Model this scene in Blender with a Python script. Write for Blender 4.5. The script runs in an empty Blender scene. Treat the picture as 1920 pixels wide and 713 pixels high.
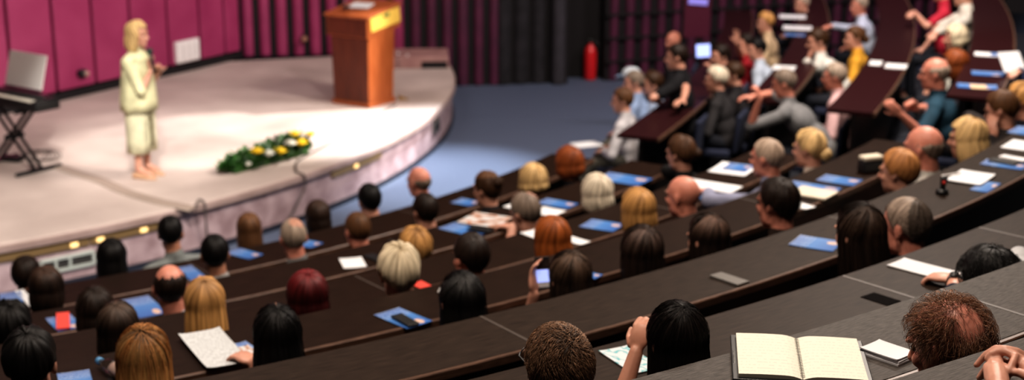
import bpy, bmesh, math, random
import numpy as np
from mathutils import Vector, Matrix, noise
random.seed(7); np.random.seed(7)
PI = math.pi; R = math.radians
SC = bpy.context.scene
COL = SC.collection
V = Vector

# ------------------------------------------------------------------ camera numbers (metres; stage floor is z = 0)
FPX, PITCH, ROLL, CAMZ = 2668.285, 0.268889, 0.003846, 3.696
CX, CY = -8.1572, 16.8124                       # centre of the curved rows
SX, SY, RS = -9.6016, 18.6978, 8.8158           # stage circle
RR = [10.0535, 11.1847, 12.2465, 13.2270, 14.2567, 15.2488, 16.0298, 16.8513]   # near edge radius of each desk row
ZZ = [0.6468, 0.8953, 1.1367, 1.3824, 1.6281, 1.8563, 2.1226, 2.3877]           # desk top heights
DD = 0.4175
FLOOR = -0.5
B2X, B2Y, B2R = -28.2, 25.2, 32.03              # right-hand block: centre and radius of its front desk
fwd = V((0, math.cos(PITCH), -math.sin(PITCH)))
up0 = V((0, math.sin(PITCH), math.cos(PITCH)))
rgt0 = V((1, 0, 0))
c_, s_ = math.cos(ROLL), math.sin(ROLL)
rgt = c_ * rgt0 + s_ * up0
up = -s_ * rgt0 + c_ * up0
CAM = V((0, 0, CAMZ))

def ray(px, py):
    return fwd + rgt * ((px - 960) / FPX) + up * ((356.5 - py) / FPX)
def at(px, py, z):
    d = ray(px, py); t = (z - CAMZ) / d.z
    return CAM + d * t
def at_cyl(px, py, rad, cx=CX, cy=CY):
    d = ray(px, py); ox, oy = -cx, -cy
    a = d.x**2 + d.y**2; b = 2 * (ox * d.x + oy * d.y); c = ox**2 + oy**2 - rad**2
    D = b * b - 4 * a * c
    t = (-b - math.sqrt(max(D, 0))) / 2 / a
    return CAM + d * t
def at_vert(px, py, p0, n):
    d = ray(px, py); t = (V(p0) - CAM).dot(V(n)) / d.dot(V(n))
    return CAM + d * t
def aty(px, py, y): return at_vert(px, py, (0, y, 0), (0, 1, 0))
def fl(k):                                       # floor height of a row
    return FLOOR if k < 0 else ZZ[k] - 0.92

cd = bpy.data.cameras.new('camera'); cam = bpy.data.objects.new('camera', cd); COL.objects.link(cam)
cd.sensor_width = 36; cd.lens = FPX * 36 / 1920; cd.clip_start = 0.1; cd.clip_end = 200
M3 = Matrix((rgt, up, -fwd)).transposed()
cam.matrix_world = Matrix.Translation(CAM) @ M3.to_4x4()
cd.dof.use_dof = True; cd.dof.focus_distance = 3.75; cd.dof.aperture_fstop = 2.5
SC.camera = cam

# ------------------------------------------------------------------ materials
def mat(name, base=(.5, .5, .5), rough=.6, metal=0, spec=.5, build=None, **kw):
    m = bpy.data.materials.new(name); m.use_nodes = True
    nt = m.node_tree; b = nt.nodes['Principled BSDF']
    b.inputs['Base Color'].default_value = (*base, 1); b.inputs['Roughness'].default_value = rough
    b.inputs['Metallic'].default_value = metal; b.inputs['Specular IOR Level'].default_value = spec
    for k, v in kw.items(): b.inputs[k].default_value = v
    if build: build(nt, b)
    return m
def N(nt, t, **kw):
    n = nt.nodes.new(t)
    for k, v in kw.items():
        if k in n.inputs: n.inputs[k].default_value = v
        else: setattr(n, k, v)
    return n
def ramp(nt, fac, stops):
    r = nt.nodes.new('ShaderNodeValToRGB'); e = r.color_ramp.elements
    while len(e) < len(stops): e.new(.5)
    for i, (p, c) in enumerate(stops): e[i].position = p; e[i].color = (*c, 1)
    nt.links.new(fac, r.inputs[0]); return r
def noise_mix(a, b, scale=8, vec='Object', stretch=(1, 1, 1), detail=4, bump=0, lo=.35, hi=.65):
    def f(nt, bs):
        tc = N(nt, 'ShaderNodeTexCoord'); mp = N(nt, 'ShaderNodeMapping'); mp.inputs['Scale'].default_value = stretch
        nt.links.new(tc.outputs[vec], mp.inputs[0])
        n = N(nt, 'ShaderNodeTexNoise'); n.inputs['Scale'].default_value = scale; n.inputs['Detail'].default_value = detail
        nt.links.new(mp.outputs[0], n.inputs['Vector'])
        r = ramp(nt, n.outputs[0], [(lo, a), (hi, b)])
        nt.links.new(r.outputs[0], bs.inputs['Base Color'])
        if bump:
            bp = N(nt, 'ShaderNodeBump'); bp.inputs['Strength'].default_value = bump; bp.inputs['Distance'].default_value = .01
            nt.links.new(n.outputs[0], bp.inputs['Height']); nt.links.new(bp.outputs[0], bs.inputs['Normal'])
    return f
MT = {}
MT['desk'] = mat('dark stained wood', rough=.5, build=noise_mix((.008, .004, .0025), (.025, .013, .0085), 3, 'UV', (2.5, 60, 1), 6, .05, .3, .7), spec=.07)
MT['desk_plum_glow'] = mat('dark wood with painted plum reflection', rough=.4, build=noise_mix((.014, .0035, .004), (.034, .009, .0105), 3, 'UV', (2.5, 60, 1), 6, .05, .3, .7), spec=.15)  # base colour carries the maroon wall's reflection on these desks
MT['desk_mid'] = mat('mid-tone dark wood', rough=.5, build=noise_mix((.011, .007, .005), (.040, .026, .019), 3, 'UV', (3, 60, 1), 7, .08, .3, .7), spec=.09)  # paler, greyer tone than the front rows, for the fifth and sixth desks
MT['desk_near_lit'] = mat('scuffed wood with painted grey light', rough=.55, build=noise_mix((.022, .0185, .0165), (.105, .09, .081), 4, 'UV', (6, 70, 1), 9, .35, .3, .72), spec=.2)  # grey of the cool light painted into the colour; scuff grain is real
MT['desk_edge'] = mat('wood edge with painted catch light', rough=.4, build=noise_mix((.06, .03, .018), (.14, .075, .05), 6, 'UV', (2, 30, 1)), spec=.5)  # lighter brown stands in for light caught along the edge banding
MT['desk_panel'] = mat('black stained panel', rough=.5, build=noise_mix((.004, .003, .003), (.010, .007, .006), 3, 'UV', (2, 20, 1)), spec=.3)
MT['seam'] = mat('desk seam', (.065, .05, .042), .5)
MT['recess'] = mat('black recess', (.004, .003, .003), .9, spec=.05)
MT['socket'] = mat('grey metal flap', (.16, .15, .14), .4, .4)
MT['tier'] = mat('dark step carpet', rough=.95, build=noise_mix((.006, .007, .011), (.014, .016, .024), 60))
MT['blue_floor'] = mat('blue grey carpet', rough=.75, build=noise_mix((.075, .095, .15), (.10, .125, .19), 40, detail=8, bump=.1))
MT['stage_floor'] = mat('pale stage covering', rough=.75, build=noise_mix((.42, .345, .315), (.55, .46, .42), 1.2, detail=8))
MT['stage_face'] = mat('pink grey stone fascia', rough=.5, build=noise_mix((.25, .17, .18), (.44, .33, .345), 5, detail=8))
MT['stage_lip'] = mat('stage lip', rough=.45, build=noise_mix((.28, .2, .18), (.38, .28, .26), 3))
MT['skirt'] = mat('dark base strip', (.015, .018, .03), .5)
MT['gold'] = mat('brass light strip', (.42, .27, .12), .35, .7)
MT['gold_lamp'] = mat('step lamp', (.9, .6, .25), .4, **{'Emission Color': (1, .7, .3, 1), 'Emission Strength': 1.1})
MT['maroon'] = mat('maroon wall panel', rough=.5, build=noise_mix((.27, .028, .095), (.33, .045, .125), 2, detail=5))
MT['maroon_rib'] = mat('maroon ribs', rough=.55, build=noise_mix((.23, .022, .085), (.28, .03, .105), 3))
MT['maroon_dark'] = mat('dark plum ribs', rough=.6, build=noise_mix((.06, .008, .03), (.09, .012, .042), 3))
MT['gap'] = mat('black gap', (.004, .002, .003), .8)
MT['black_cloth'] = mat('black curtain', rough=.9, build=noise_mix((.008, .007, .009), (.02, .018, .022), 5))
MT['grey_cloth'] = mat('charcoal curtain', rough=.9, build=noise_mix((.03, .028, .034), (.045, .04, .05), 5))
MT['white_plastic'] = mat('white plastic', (.75, .72, .70), .45)
MT['paper'] = mat('white paper', rough=.8, build=noise_mix((.62, .63, .65), (.70, .70, .72), 4))
MT['cream_paper'] = mat('cream paper', rough=.8, build=noise_mix((.58, .52, .41), (.64, .58, .47), 4))
MT['black'] = mat('black plastic', (.012, .012, .013), .4)
MT['black_metal'] = mat('black metal', (.02, .02, .022), .35, .6)
MT['chrome'] = mat('chrome', (.7, .7, .7), .2, 1)
MT['key_white'] = mat('ivory keys', (.8, .76, .66), .35)
MT['red'] = mat('red gloss', (.55, .015, .02), .35)
MT['red_paper'] = mat('coral red cover', (.72, .07, .05), .5)
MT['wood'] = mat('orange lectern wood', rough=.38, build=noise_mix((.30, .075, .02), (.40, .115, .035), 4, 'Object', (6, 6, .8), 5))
MT['wood_shade'] = mat('lectern wood with painted shade', rough=.4, build=noise_mix((.085, .018, .008), (.13, .028, .012), 4, 'Object', (6, 6, .8), 5))  # left-hand shade of the lectern put into the wood colour
MT['yellow'] = mat('yellow sign', (.80, .52, .10), .5)
MT['green_mark'] = mat('green emblem', (.02, .10, .03), .6)
MT['leaf'] = mat('leaf', rough=.5, build=noise_mix((.010, .05, .010), (.04, .14, .02), 14))
MT['petal_y'] = mat('yellow petals', (.95, .72, .05), .6)
MT['petal_w'] = mat('white petals', (.85, .85, .78), .6)
MT['navy_seat'] = mat('navy upholstery', rough=.85, build=noise_mix((.010, .014, .035), (.018, .024, .055), 50))
MT['cable'] = mat('grey brown cable cover', (.34, .27, .23), .6)
MT['black_cable'] = mat('dark cable', (.10, .08, .075), .6)
MT['glass'] = mat('clear plastic', (.9, .95, 1), .08, **{'Transmission Weight': 1.0, 'IOR': 1.33})
MT['water'] = mat('water', (.8, .9, 1), .02, **{'Transmission Weight': 1.0, 'IOR': 1.33})
MT['blue_cap'] = mat('blue cap', (.10, .28, .5), .4)
MT['screen'] = mat('lit screen', (.3, .4, .9), .3, **{'Emission Color': (.42, .5, 1, 1), 'Emission Strength': .9})
MT['orange'] = mat('amber', (.7, .28, .03), .4)
MT['cream_cloth'] = mat('cream', (.7, .62, .42), .7)
MT['eye'] = mat('eye', (.03, .02, .015), .2)
MT['brown_trim'] = mat('olive brown trim', (.07, .05, .015), .6)
MT['step'] = mat('rosy step', rough=.7, build=noise_mix((.30, .16, .15), (.38, .22, .20), 5))
MT['kraft'] = mat('tan paper', (.55, .40, .26), .8)
def f_cloth(nt, b):
    oi = N(nt, 'ShaderNodeObjectInfo'); tc = N(nt, 'ShaderNodeTexCoord')
    n = N(nt, 'ShaderNodeTexNoise'); n.inputs['Scale'].default_value = 9; n.inputs['Detail'].default_value = 5
    nt.links.new(tc.outputs['Object'], n.inputs['Vector'])
    r = ramp(nt, n.outputs[0], [(.3, (.7, .7, .7)), (.7, (1.1, 1.1, 1.1))])
    m = N(nt, 'ShaderNodeMix', data_type='RGBA', blend_type='MULTIPLY'); m.inputs[0].default_value = 1
    nt.links.new(oi.outputs['Color'], m.inputs[6]); nt.links.new(r.outputs[0], m.inputs[7])
    nt.links.new(m.outputs[2], b.inputs['Base Color'])
    bp = N(nt, 'ShaderNodeBump'); bp.inputs['Strength'].default_value = .25; bp.inputs['Distance'].default_value = .02
    nt.links.new(n.outputs[0], bp.inputs['Height']); nt.links.new(bp.outputs[0], b.inputs['Normal'])
MT['cloth'] = mat('cloth', rough=.85, spec=.2, build=f_cloth)
def f_skin(nt, b):
    oi = N(nt, 'ShaderNodeObjectInfo'); tc = N(nt, 'ShaderNodeTexCoord')
    n = N(nt, 'ShaderNodeTexNoise'); n.inputs['Scale'].default_value = 16; n.inputs['Detail'].default_value = 3
    nt.links.new(tc.outputs['Object'], n.inputs['Vector'])
    r = ramp(nt, n.outputs[0], [(.3, (.86, .78, .76)), (.7, (1.05, 1.03, 1.03))])
    m = N(nt, 'ShaderNodeMix', data_type='RGBA', blend_type='MULTIPLY'); m.inputs[0].default_value = 1
    nt.links.new(oi.outputs['Color'], m.inputs[6]); nt.links.new(r.outputs[0], m.inputs[7])
    nt.links.new(m.outputs[2], b.inputs['Base Color'])
MT['skin'] = mat('skin', rough=.45, spec=.4, build=f_skin, **{'Subsurface Weight': .08, 'Subsurface Radius': (.02, .008, .005), 'Subsurface Scale': .3})
def f_hair(nt, b):
    at_ = N(nt, 'ShaderNodeAttribute', attribute_name='Col'); tc = N(nt, 'ShaderNodeTexCoord')
    mp = N(nt, 'ShaderNodeMapping'); mp.inputs['Scale'].default_value = (34, 1.6, 1)
    nt.links.new(tc.outputs['UV'], mp.inputs[0])
    n = N(nt, 'ShaderNodeTexNoise'); n.inputs['Scale'].default_value = 1; n.inputs['Detail'].default_value = 6
    nt.links.new(mp.outputs[0], n.inputs['Vector'])
    r = ramp(nt, n.outputs[0], [(.32, (.42, .40, .38)), (.66, (1.25, 1.25, 1.25))])
    m = N(nt, 'ShaderNodeMix', data_type='RGBA', blend_type='MULTIPLY'); m.inputs[0].default_value = 1
    nt.links.new(at_.outputs['Color'], m.inputs[6]); nt.links.new(r.outputs[0], m.inputs[7])
    nt.links.new(m.outputs[2], b.inputs['Base Color'])
    bp = N(nt, 'ShaderNodeBump'); bp.inputs['Strength'].default_value = .5; bp.inputs['Distance'].default_value = .004
    nt.links.new(n.outputs[0], bp.inputs['Height']); nt.links.new(bp.outputs[0], b.inputs['Normal'])
MT['hair'] = mat('hair', rough=.5, spec=.18, build=f_hair)
def f_strand(nt, b):
    at_ = N(nt, 'ShaderNodeAttribute', attribute_name='Col'); nt.links.new(at_.outputs['Color'], b.inputs['Base Color'])
MT['strand'] = mat('hair strands', rough=.42, spec=.3, build=f_strand)
def f_brochure(nt, b):
    tc = N(nt, 'ShaderNodeTexCoord'); sp = N(nt, 'ShaderNodeSeparateXYZ'); nt.links.new(tc.outputs['UV'], sp.inputs[0])
    oi = N(nt, 'ShaderNodeObjectInfo')
    r = ramp(nt, sp.outputs[1], [(0, (.045, .13, .38)), (.55, (.07, .20, .48)), (1, (.035, .10, .32))])
    # title lines near the top
    w = N(nt, 'ShaderNodeMath', operation='PINGPONG'); w.inputs[1].default_value = .045; nt.links.new(sp.outputs[1], w.inputs[0])
    g1 = N(nt, 'ShaderNodeMath', operation='LESS_THAN'); g1.inputs[1].default_value = .016; nt.links.new(w.outputs[0], g1.inputs[0])
    g2 = N(nt, 'ShaderNodeMath', operation='GREATER_THAN'); g2.inputs[1].default_value = .62; nt.links.new(sp.outputs[1], g2.inputs[0])
    n = N(nt, 'ShaderNodeTexNoise'); n.inputs['Scale'].default_value = 30; nt.links.new(tc.outputs['UV'], n.inputs['Vector'])
    g3 = N(nt, 'ShaderNodeMath', operation='GREATER_THAN'); g3.inputs[1].default_value = .48; nt.links.new(n.outputs[0], g3.inputs[0])
    m1 = N(nt, 'ShaderNodeMath', operation='MULTIPLY'); nt.links.new(g1.outputs[0], m1.inputs[0]); nt.links.new(g2.outputs[0], m1.inputs[1])
    m2 = N(nt, 'ShaderNodeMath', operation='MULTIPLY'); nt.links.new(m1.outputs[0], m2.inputs[0]); nt.links.new(g3.outputs[0], m2.inputs[1])
    mx = N(nt, 'ShaderNodeMix', data_type='RGBA'); nt.links.new(m2.outputs[0], mx.inputs[0]); nt.links.new(r.outputs[0], mx.inputs[6])
    mx.inputs[7].default_value = (.45, .52, .65, 1)
    # pale peach picture in the lower corner
    d = N(nt, 'ShaderNodeVectorMath', operation='DISTANCE'); d.inputs[1].default_value = (.72, .18, 0); nt.links.new(tc.outputs['UV'], d.inputs[0])
    g4 = N(nt, 'ShaderNodeMath', operation='LESS_THAN'); g4.inputs[1].default_value = .13; nt.links.new(d.outputs['Value'], g4.inputs[0])
    mx2 = N(nt, 'ShaderNodeMix', data_type='RGBA'); nt.links.new(g4.outputs[0], mx2.inputs[0]); nt.links.new(mx.outputs[2], mx2.inputs[6])
    mx2.inputs[7].default_value = (.6, .42, .34, 1)
    nt.links.new(mx2.outputs[2], b.inputs['Base Color'])
MT['brochure'] = mat('blue brochure print', rough=.35, build=f_brochure)
def text_lines(page, ink, lines=18, amt=.45):
    def f(nt, b):
        tc = N(nt, 'ShaderNodeTexCoord'); sp = N(nt, 'ShaderNodeSeparateXYZ'); nt.links.new(tc.outputs['UV'], sp.inputs[0])
        w = N(nt, 'ShaderNodeMath', operation='PINGPONG'); w.inputs[1].default_value = .5 / lines; nt.links.new(sp.outputs[1], w.inputs[0])
        g1 = N(nt, 'ShaderNodeMath', operation='LESS_THAN'); g1.inputs[1].default_value = .17 / lines; nt.links.new(w.outputs[0], g1.inputs[0])
        mp = N(nt, 'ShaderNodeMapping'); mp.inputs['Scale'].default_value = (26, lines * .9, 1); nt.links.new(tc.outputs['UV'], mp.inputs[0])
        n = N(nt, 'ShaderNodeTexNoise'); n.inputs['Scale'].default_value = 1; n.inputs['Detail'].default_value = 3; nt.links.new(mp.outputs[0], n.inputs['Vector'])
        g3 = N(nt, 'ShaderNodeMath', operation='GREATER_THAN'); g3.inputs[1].default_value = .5; nt.links.new(n.outputs[0], g3.inputs[0])
        m1 = N(nt, 'ShaderNodeMath', operation='MULTIPLY'); nt.links.new(g1.outputs[0], m1.inputs[0]); nt.links.new(g3.outputs[0], m1.inputs[1])
        a = N(nt, 'ShaderNodeMath', operation='MULTIPLY'); a.inputs[1].default_value = amt; nt.links.new(m1.outputs[0], a.inputs[0])
        mx = N(nt, 'ShaderNodeMix', data_type='RGBA'); nt.links.new(a.outputs[0], mx.inputs[0])
        mx.inputs[6].default_value = (*page, 1); mx.inputs[7].default_value = (*ink, 1)
        nt.links.new(mx.outputs[2], b.inputs['Base Color'])
    return f
MT['printed'] = mat('printed page', rough=.7, build=text_lines((.52, .54, .55), (.16, .16, .18), 16, .6))
MT['handwritten'] = mat('handwritten page', rough=.75, build=text_lines((.66, .63, .53), (.36, .36, .34), 14, .3))
def f_photo(nt, b):
    tc = N(nt, 'ShaderNodeTexCoord'); n = N(nt, 'ShaderNodeTexNoise'); n.inputs['Scale'].default_value = 3.2
    nt.links.new(tc.outputs['UV'], n.inputs['Vector'])
    r = ramp(nt, n.outputs[0], [(.3, (.03, .03, .04)), (.45, (.5, .26, .17)), (.52, (.55, .55, .55)), (1, (.55, .57, .6))])
    nt.links.new(r.outputs[0], b.inputs['Base Color'])
MT['photo_page'] = mat('printed photo page', rough=.4, build=f_photo)
def f_teal(nt, b):
    tc = N(nt, 'ShaderNodeTexCoord'); n = N(nt, 'ShaderNodeTexNoise'); n.inputs['Scale'].default_value = 2.3
    nt.links.new(tc.outputs['UV'], n.inputs['Vector'])
    r = ramp(nt, n.outputs[0], [(.44, (.56, .58, .60)), (.49, (.05, .36, .40)), (.53, (.57, .59, .61))])
    nt.links.new(r.outputs[0], b.inputs['Base Color'])
MT['teal_page'] = mat('white page with teal curves', rough=.6, build=f_teal)

# ------------------------------------------------------------------ mesh helpers
def mesh(name, vs, fs, m, parent=None, smooth=True, uv=None, col=None, mats=None, fmi=None):
    me = bpy.data.meshes.new(name); me.from_pydata([tuple(v) for v in vs], [], fs)
    if smooth: me.polygons.foreach_set('use_smooth', [True] * len(me.polygons))
    if uv is not None:
        l = me.uv_layers.new(name='UVMap'); li = np.empty(len(me.loops), dtype=np.int32); me.loops.foreach_get('vertex_index', li)
        l.data.foreach_set('uv', np.asarray(uv, dtype=np.float32)[li].ravel())
    if col is not None:
        a = me.color_attributes.new('Col', 'FLOAT_COLOR', 'POINT')
        c4 = np.ones((len(vs), 4), dtype=np.float32); c4[:, :3] = np.asarray(col); a.data.foreach_set('color', c4.ravel())
    for mm in (mats or [m]): me.materials.append(mm)
    if fmi is not None: me.polygons.foreach_set('material_index', fmi)
    me.update()
    o = bpy.data.objects.new(name, me); COL.objects.link(o); o.parent = parent
    return o
def empty(name, loc=(0, 0, 0), rz=0):
    o = bpy.data.objects.new(name, None); o.empty_display_size = .1; COL.objects.link(o); o.location = loc; o.rotation_euler = (0, 0, rz); return o
def tag(o, label, cat, group=None, kind=None):
    if label: o['label'] = label
    if cat: o['category'] = cat
    if group: o['group'] = group
    if kind: o['kind'] = kind
    return o
def struct(o):
    o['kind'] = 'structure'; return o
class MB:
    def __init__(s): s.v = []; s.f = []
    def add(s, vs, fs):
        n = len(s.v); s.v += [V(v) for v in vs]; s.f += [[i + n for i in f] for f in fs]; return s
    def box(s, c, d, rot=None, bev=0):
        bm = bmesh.new(); bmesh.ops.create_cube(bm, size=1)
        for v in bm.verts: v.co = V((v.co.x * d[0], v.co.y * d[1], v.co.z * d[2]))
        if bev: bmesh.ops.bevel(bm, geom=bm.edges[:], offset=bev, segments=2, affect='EDGES', profile=.5)
        bm.verts.index_update()
        vs = [(rot @ v.co if rot else v.co) + V(c) for v in bm.verts]
        s.add(vs, [[v.index for v in f.verts] for f in bm.faces]); bm.free(); return s
    def capsule(s, p0, p1, r0, r1=None, n=10, k=3):
        r1 = r0 if r1 is None else r1; p0, p1 = V(p0), V(p1); d = p1 - p0
        L = d.length; d = d / L if L > 1e-6 else V((0, 0, 1))
        a = d.orthogonal().normalized(); b = d.cross(a)
        rings = []
        for i in range(k + 1):
            t = -PI / 2 + PI / 2 * i / k; rings.append((p0 + d * (r0 * math.sin(t)), max(r0 * math.cos(t), r0 * .02)))
        for i in range(k + 1):
            t = PI / 2 * i / k; rings.append((p1 + d * (r1 * math.sin(t)), max(r1 * math.cos(t), r1 * .02)))
        vs = []; fs = []
        for c, r in rings:
            for j in range(n):
                t = 2 * PI * j / n; vs.append(c + (a * math.cos(t) + b * math.sin(t)) * r)
        for i in range(len(rings) - 1):
            for j in range(n):
                j2 = (j + 1) % n; fs.append([i * n + j, i * n + j2, (i + 1) * n + j2, (i + 1) * n + j])
        fs.append(list(range(n))[::-1]); fs.append([(len(rings) - 1) * n + j for j in range(n)])
        return s.add(vs, fs)
    def chain(s, pts, rs, n=10):
        for i in range(len(pts) - 1): s.capsule(pts[i], pts[i + 1], rs[i], rs[i + 1], n)
        return s
    def ball(s, c, r, rot=None, n=14, k=9):
        r = (r, r, r) if isinstance(r, (int, float)) else r
        vs = []; fs = []
        for i in range(k + 1):
            t = PI * min(max(i / k, .004), .996)
            for j in range(n):
                p = 2 * PI * j / n; q = V((r[0] * math.sin(t) * math.cos(p), r[1] * math.sin(t) * math.sin(p), r[2] * math.cos(t)))
                vs.append((rot @ q if rot else q) + V(c))
        for i in range(k):
            for j in range(n):
                j2 = (j + 1) % n; fs.append([i * n + j, (i + 1) * n + j, (i + 1) * n + j2, i * n + j2])
        fs.append(list(range(n))); fs.append([k * n + j for j in range(n)][::-1])
        return s.add(vs, fs)
    def lathe(s, c, prof, n=20):
        vs = []; fs = []
        for r, z in prof:
            for j in range(n): t = 2 * PI * j / n; vs.append(V(c) + V((r * math.cos(t), r * math.sin(t), z)))
        for i in range(len(prof) - 1):
            for j in range(n): j2 = (j + 1) % n; fs.append([i * n + j, i * n + j2, (i + 1) * n + j2, (i + 1) * n + j])
        fs.append(list(range(n))[::-1]); fs.append([(len(prof) - 1) * n + j for j in range(n)])
        return s.add(vs, fs)
    def tube(s, pts, r, n=8):
        pts = [V(p) for p in pts]; vs = []; fs = []
        for i, p in enumerate(pts):
            d = (pts[min(i + 1, len(pts) - 1)] - pts[max(i - 1, 0)]).normalized()
            a = d.cross(V((0, 0, 1))); a = a.normalized() if a.length > 1e-3 else V((1, 0, 0)); b = d.cross(a)
            for j in range(n): t = 2 * PI * j / n; vs.append(p + (a * math.cos(t) + b * math.sin(t)) * r)
        for i in range(len(pts) - 1):
            for j in range(n): j2 = (j + 1) % n; fs.append([i * n + j, i * n + j2, (i + 1) * n + j2, (i + 1) * n + j])
        fs.append(list(range(n))[::-1]); fs.append([(len(pts) - 1) * n + j for j in range(n)])
        return s.add(vs, fs)
    def build(s, name, m, parent=None, smooth=False):
        return mesh(name, s.v, s.f, m, parent, smooth)
def sector(name, cx, cy, r0, r1, z0, z1, a0, a1, m, parent=None, step=1.0, bev=0):
    """ring sector slab with UVs: u = arc length, v = radius"""
    n = max(2, int(abs(a1 - a0) / step)); vs = []; uv = []; fs = []
    prof = [(r0, z0), (r1, z0), (r1, z1 - bev), (r1 - bev, z1), (r0 + bev, z1), (r0, z1 - bev)] if bev else [(r0, z0), (r1, z0), (r1, z1), (r0, z1)]
    k = len(prof); rm = (r0 + r1) / 2
    for i in range(n + 1):
        a = R(a0 + (a1 - a0) * i / n)
        for r, z in prof:
            vs.append((cx + r * math.cos(a), cy + r * math.sin(a), z)); uv.append((a * rm, r + (0 if z == z1 else z)))
    for i in range(n):
        for j in range(k):
            j2 = (j + 1) % k; fs.append([i * k + j, (i + 1) * k + j, (i + 1) * k + j2, i * k + j2])
    fs.append(list(range(k))); fs.append([n * k + j for j in range(k)][::-1])
    o = mesh(name, vs, fs, m, parent, False, uv)
    bm = bmesh.new(); bm.from_mesh(o.data); bmesh.ops.recalc_face_normals(bm, faces=bm.faces[:]); bm.to_mesh(o.data); bm.free()
    return o

# ------------------------------------------------------------------ the setting
struct(MB().box((1, 12, FLOOR - .05), (40, 34, .1)).build('floor', MT['blue_floor']))
# stage platform: one curved body with its own floor, lip, fascia and base
st = empty('stage_platform', (SX, SY, FLOOR)); struct(st)
def loc_sector(name, r0, r1, z0, z1, a0, a1, m, bev=0, step=1.0):
    o = sector(name, 0, 0, r0, r1, z0 - FLOOR, z1 - FLOOR, a0, a1, m, st, step, bev); struct(o); return o
loc_sector('stage_floor', .3, RS, -.06, 0, -110, 17, MT['stage_floor'], .012)
loc_sector('stage_lip', RS - .02, RS + .02, -.075, -.008, -110, 17, MT['stage_lip'], .01)
loc_sector('stage_fascia', RS - .4, RS - .03, FLOOR, -.06, -110, 17, MT['stage_face'])
loc_sector('base_strip', RS - .1, RS - .005, FLOOR, FLOOR + .055, -110, 17, MT['skirt'])
# back walls -------------------------------------------------------------
wl0, wl1 = V((-8.2, 13.15, 0)), V((-4.0, 20.67, 0))
wd = (wl1 - wl0).normalized(); wn = V((wd.y, -wd.x, 0))
wall = empty('wall_left', wl0, math.atan2(wd.y, wd.x)); struct(wall)
WL = (wl1 - wl0).length
struct(MB().box((WL / 2, .10, 2.3), (WL, .12, 5.6)).build('wall_backing', MT['gap'], wall))
edges = []
for px, py in [(-58, 244), (24, 219), (106, 193), (178, 170), (247, 150), (315, 130), (374, 118), (420, 111), (449, 108)]:
    q = at_vert(px, py, wl0, wn); edges.append((q - wl0).dot(wd))
edges = [edges[0] - 2.4, edges[0] - 1.6, edges[0] - .8] + edges
for a, b in zip(edges[:-1], edges[1:]):
    if b < .05: continue
    a = max(a, 0)
    struct(MB().box(((a + b) / 2, 0, 2.62), (max(b - a - .05, .05), .09, 5.0), bev=.012).build('wall_panel', MT['maroon'], wall))
struct(MB().box((WL / 2, -.03, .05), (WL, .05, .10)).build('baseboard', MT['gap'], wall))
def ribs(name, p0, p1, z0, z1, pitch, rib, m, depth=.07, backing=MT['gap'], grid=None):
    p0, p1 = V(p0), V(p1); d = (p1 - p0); L = d.length; d.normalize(); rt = empty(name, (p0.x, p0.y, 0), math.atan2(d.y, d.x)); struct(rt)
    struct(MB().box((L / 2, .12, (z0 + z1) / 2), (L, .08, z1 - z0)).build('wall_backing', backing, rt))
    b = MB(); x = pitch / 2; i = 0
    while x < L:
        n = 8; vs = []; fs = []; w = rib * (.93 + .14 * random.random())
        for z in (z0 + .02, z1):
            for j in range(n + 1):
                t = PI * j / n; vs.append((x - w / 2 * math.cos(t), .09 - depth * math.sin(t) ** .7, z))
        for j in range(n): fs.append([j, j + 1, n + 2 + j, n + 1 + j])
        b.add(vs, fs); x += pitch; i += 1
    struct(b.build('wall_ribs', m, rt, True))
    if grid:
        g = MB()
        for z in grid: g.box((L / 2, .02, z), (L, .02, .05))
        struct(g.build('wall_rails', MT['gap'], rt))
    return rt
ribs('wall_back', (-4.0, 20.67, 0), (-1.55, 20.98, 0), 0, 5, .245, .165, MT['maroon_rib'])
ribs('trim_1', (-1.55, 20.98, 0), (-.25, 21.15, 0), FLOOR, 5, .235, .15, MT['maroon_dark'])
ribs('trim_2', (-.25, 21.15, 0), (.85, 21.4, 0), FLOOR, 5, .27, .20, MT['black_cloth'], .10)
ribs('trim_3', (.62, 21.2, 0), (.86, 21.26, 0), FLOOR, 5, .2, .18, MT['grey_cloth'], .10)
struct(MB().box((1.15, 21.9, 2.2), (.9, .1, 5.6)).build('door_1', MT['gap']))
ribs('wall_right', (1.45, 21.5, 0), (8.5, 24.4, 0), FLOOR, 5, .27, .14, MT['maroon_dark'], .08, MT['gap'], [-.2, .16, .52, .88, 1.24, 1.6])
# left wall fixtures
o = empty('electric_box', at_vert(343, 94, wl0, wn) - wn * 0, math.atan2(wd.y, wd.x))
MB().box((0, -.075, 0), (.46, .07, .30), bev=.015).build('housing', MT['white_plastic'], o)
MB().box((0, -.115, 0), (.40, .012, .24), bev=.004).build('cover', MT['white_plastic'], o)
for i in range(3): MB().box((-.12 + i * .12, -.123, 0), (.004, .006, .20)).build('groove', MT['socket'], o)
tag(o, 'white rectangular box mounted on the maroon wall behind the presenter', 'electric box')
o = empty('wall_spotlight', at_vert(143, 137, wl0, wn), math.atan2(wd.y, wd.x))
MB().capsule((0, -.05, 0), (0, -.09, 0), .03, .03).build('mount', MT['black'], o, True)
MB().capsule((.0, -.07, 0), (.02, -.10, .0), .05, .06).build('lamp_head', MT['black'], o, True)
MB().ball((.035, -.14, 0), .042).build('lens', mat('dull lens', (.35, .22, .18), .3), o, True)
tag(o, 'small round dark spotlight on the maroon wall between keyboard and presenter', 'spotlight')
o = empty('wall_bracket', (-3.05, 20.72, .28)); MB().capsule((0, 0, 0), (0, -.06, 0), .045).build('knob', mat('dull brass', (.3, .15, .1), .4), o, True)
MB().box((0, .01, 0), (.1, .02, .1)).build('plate', MT['gap'], o)
tag(o, 'small round knob on the ribbed back wall left of the lectern', 'knob')
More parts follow.
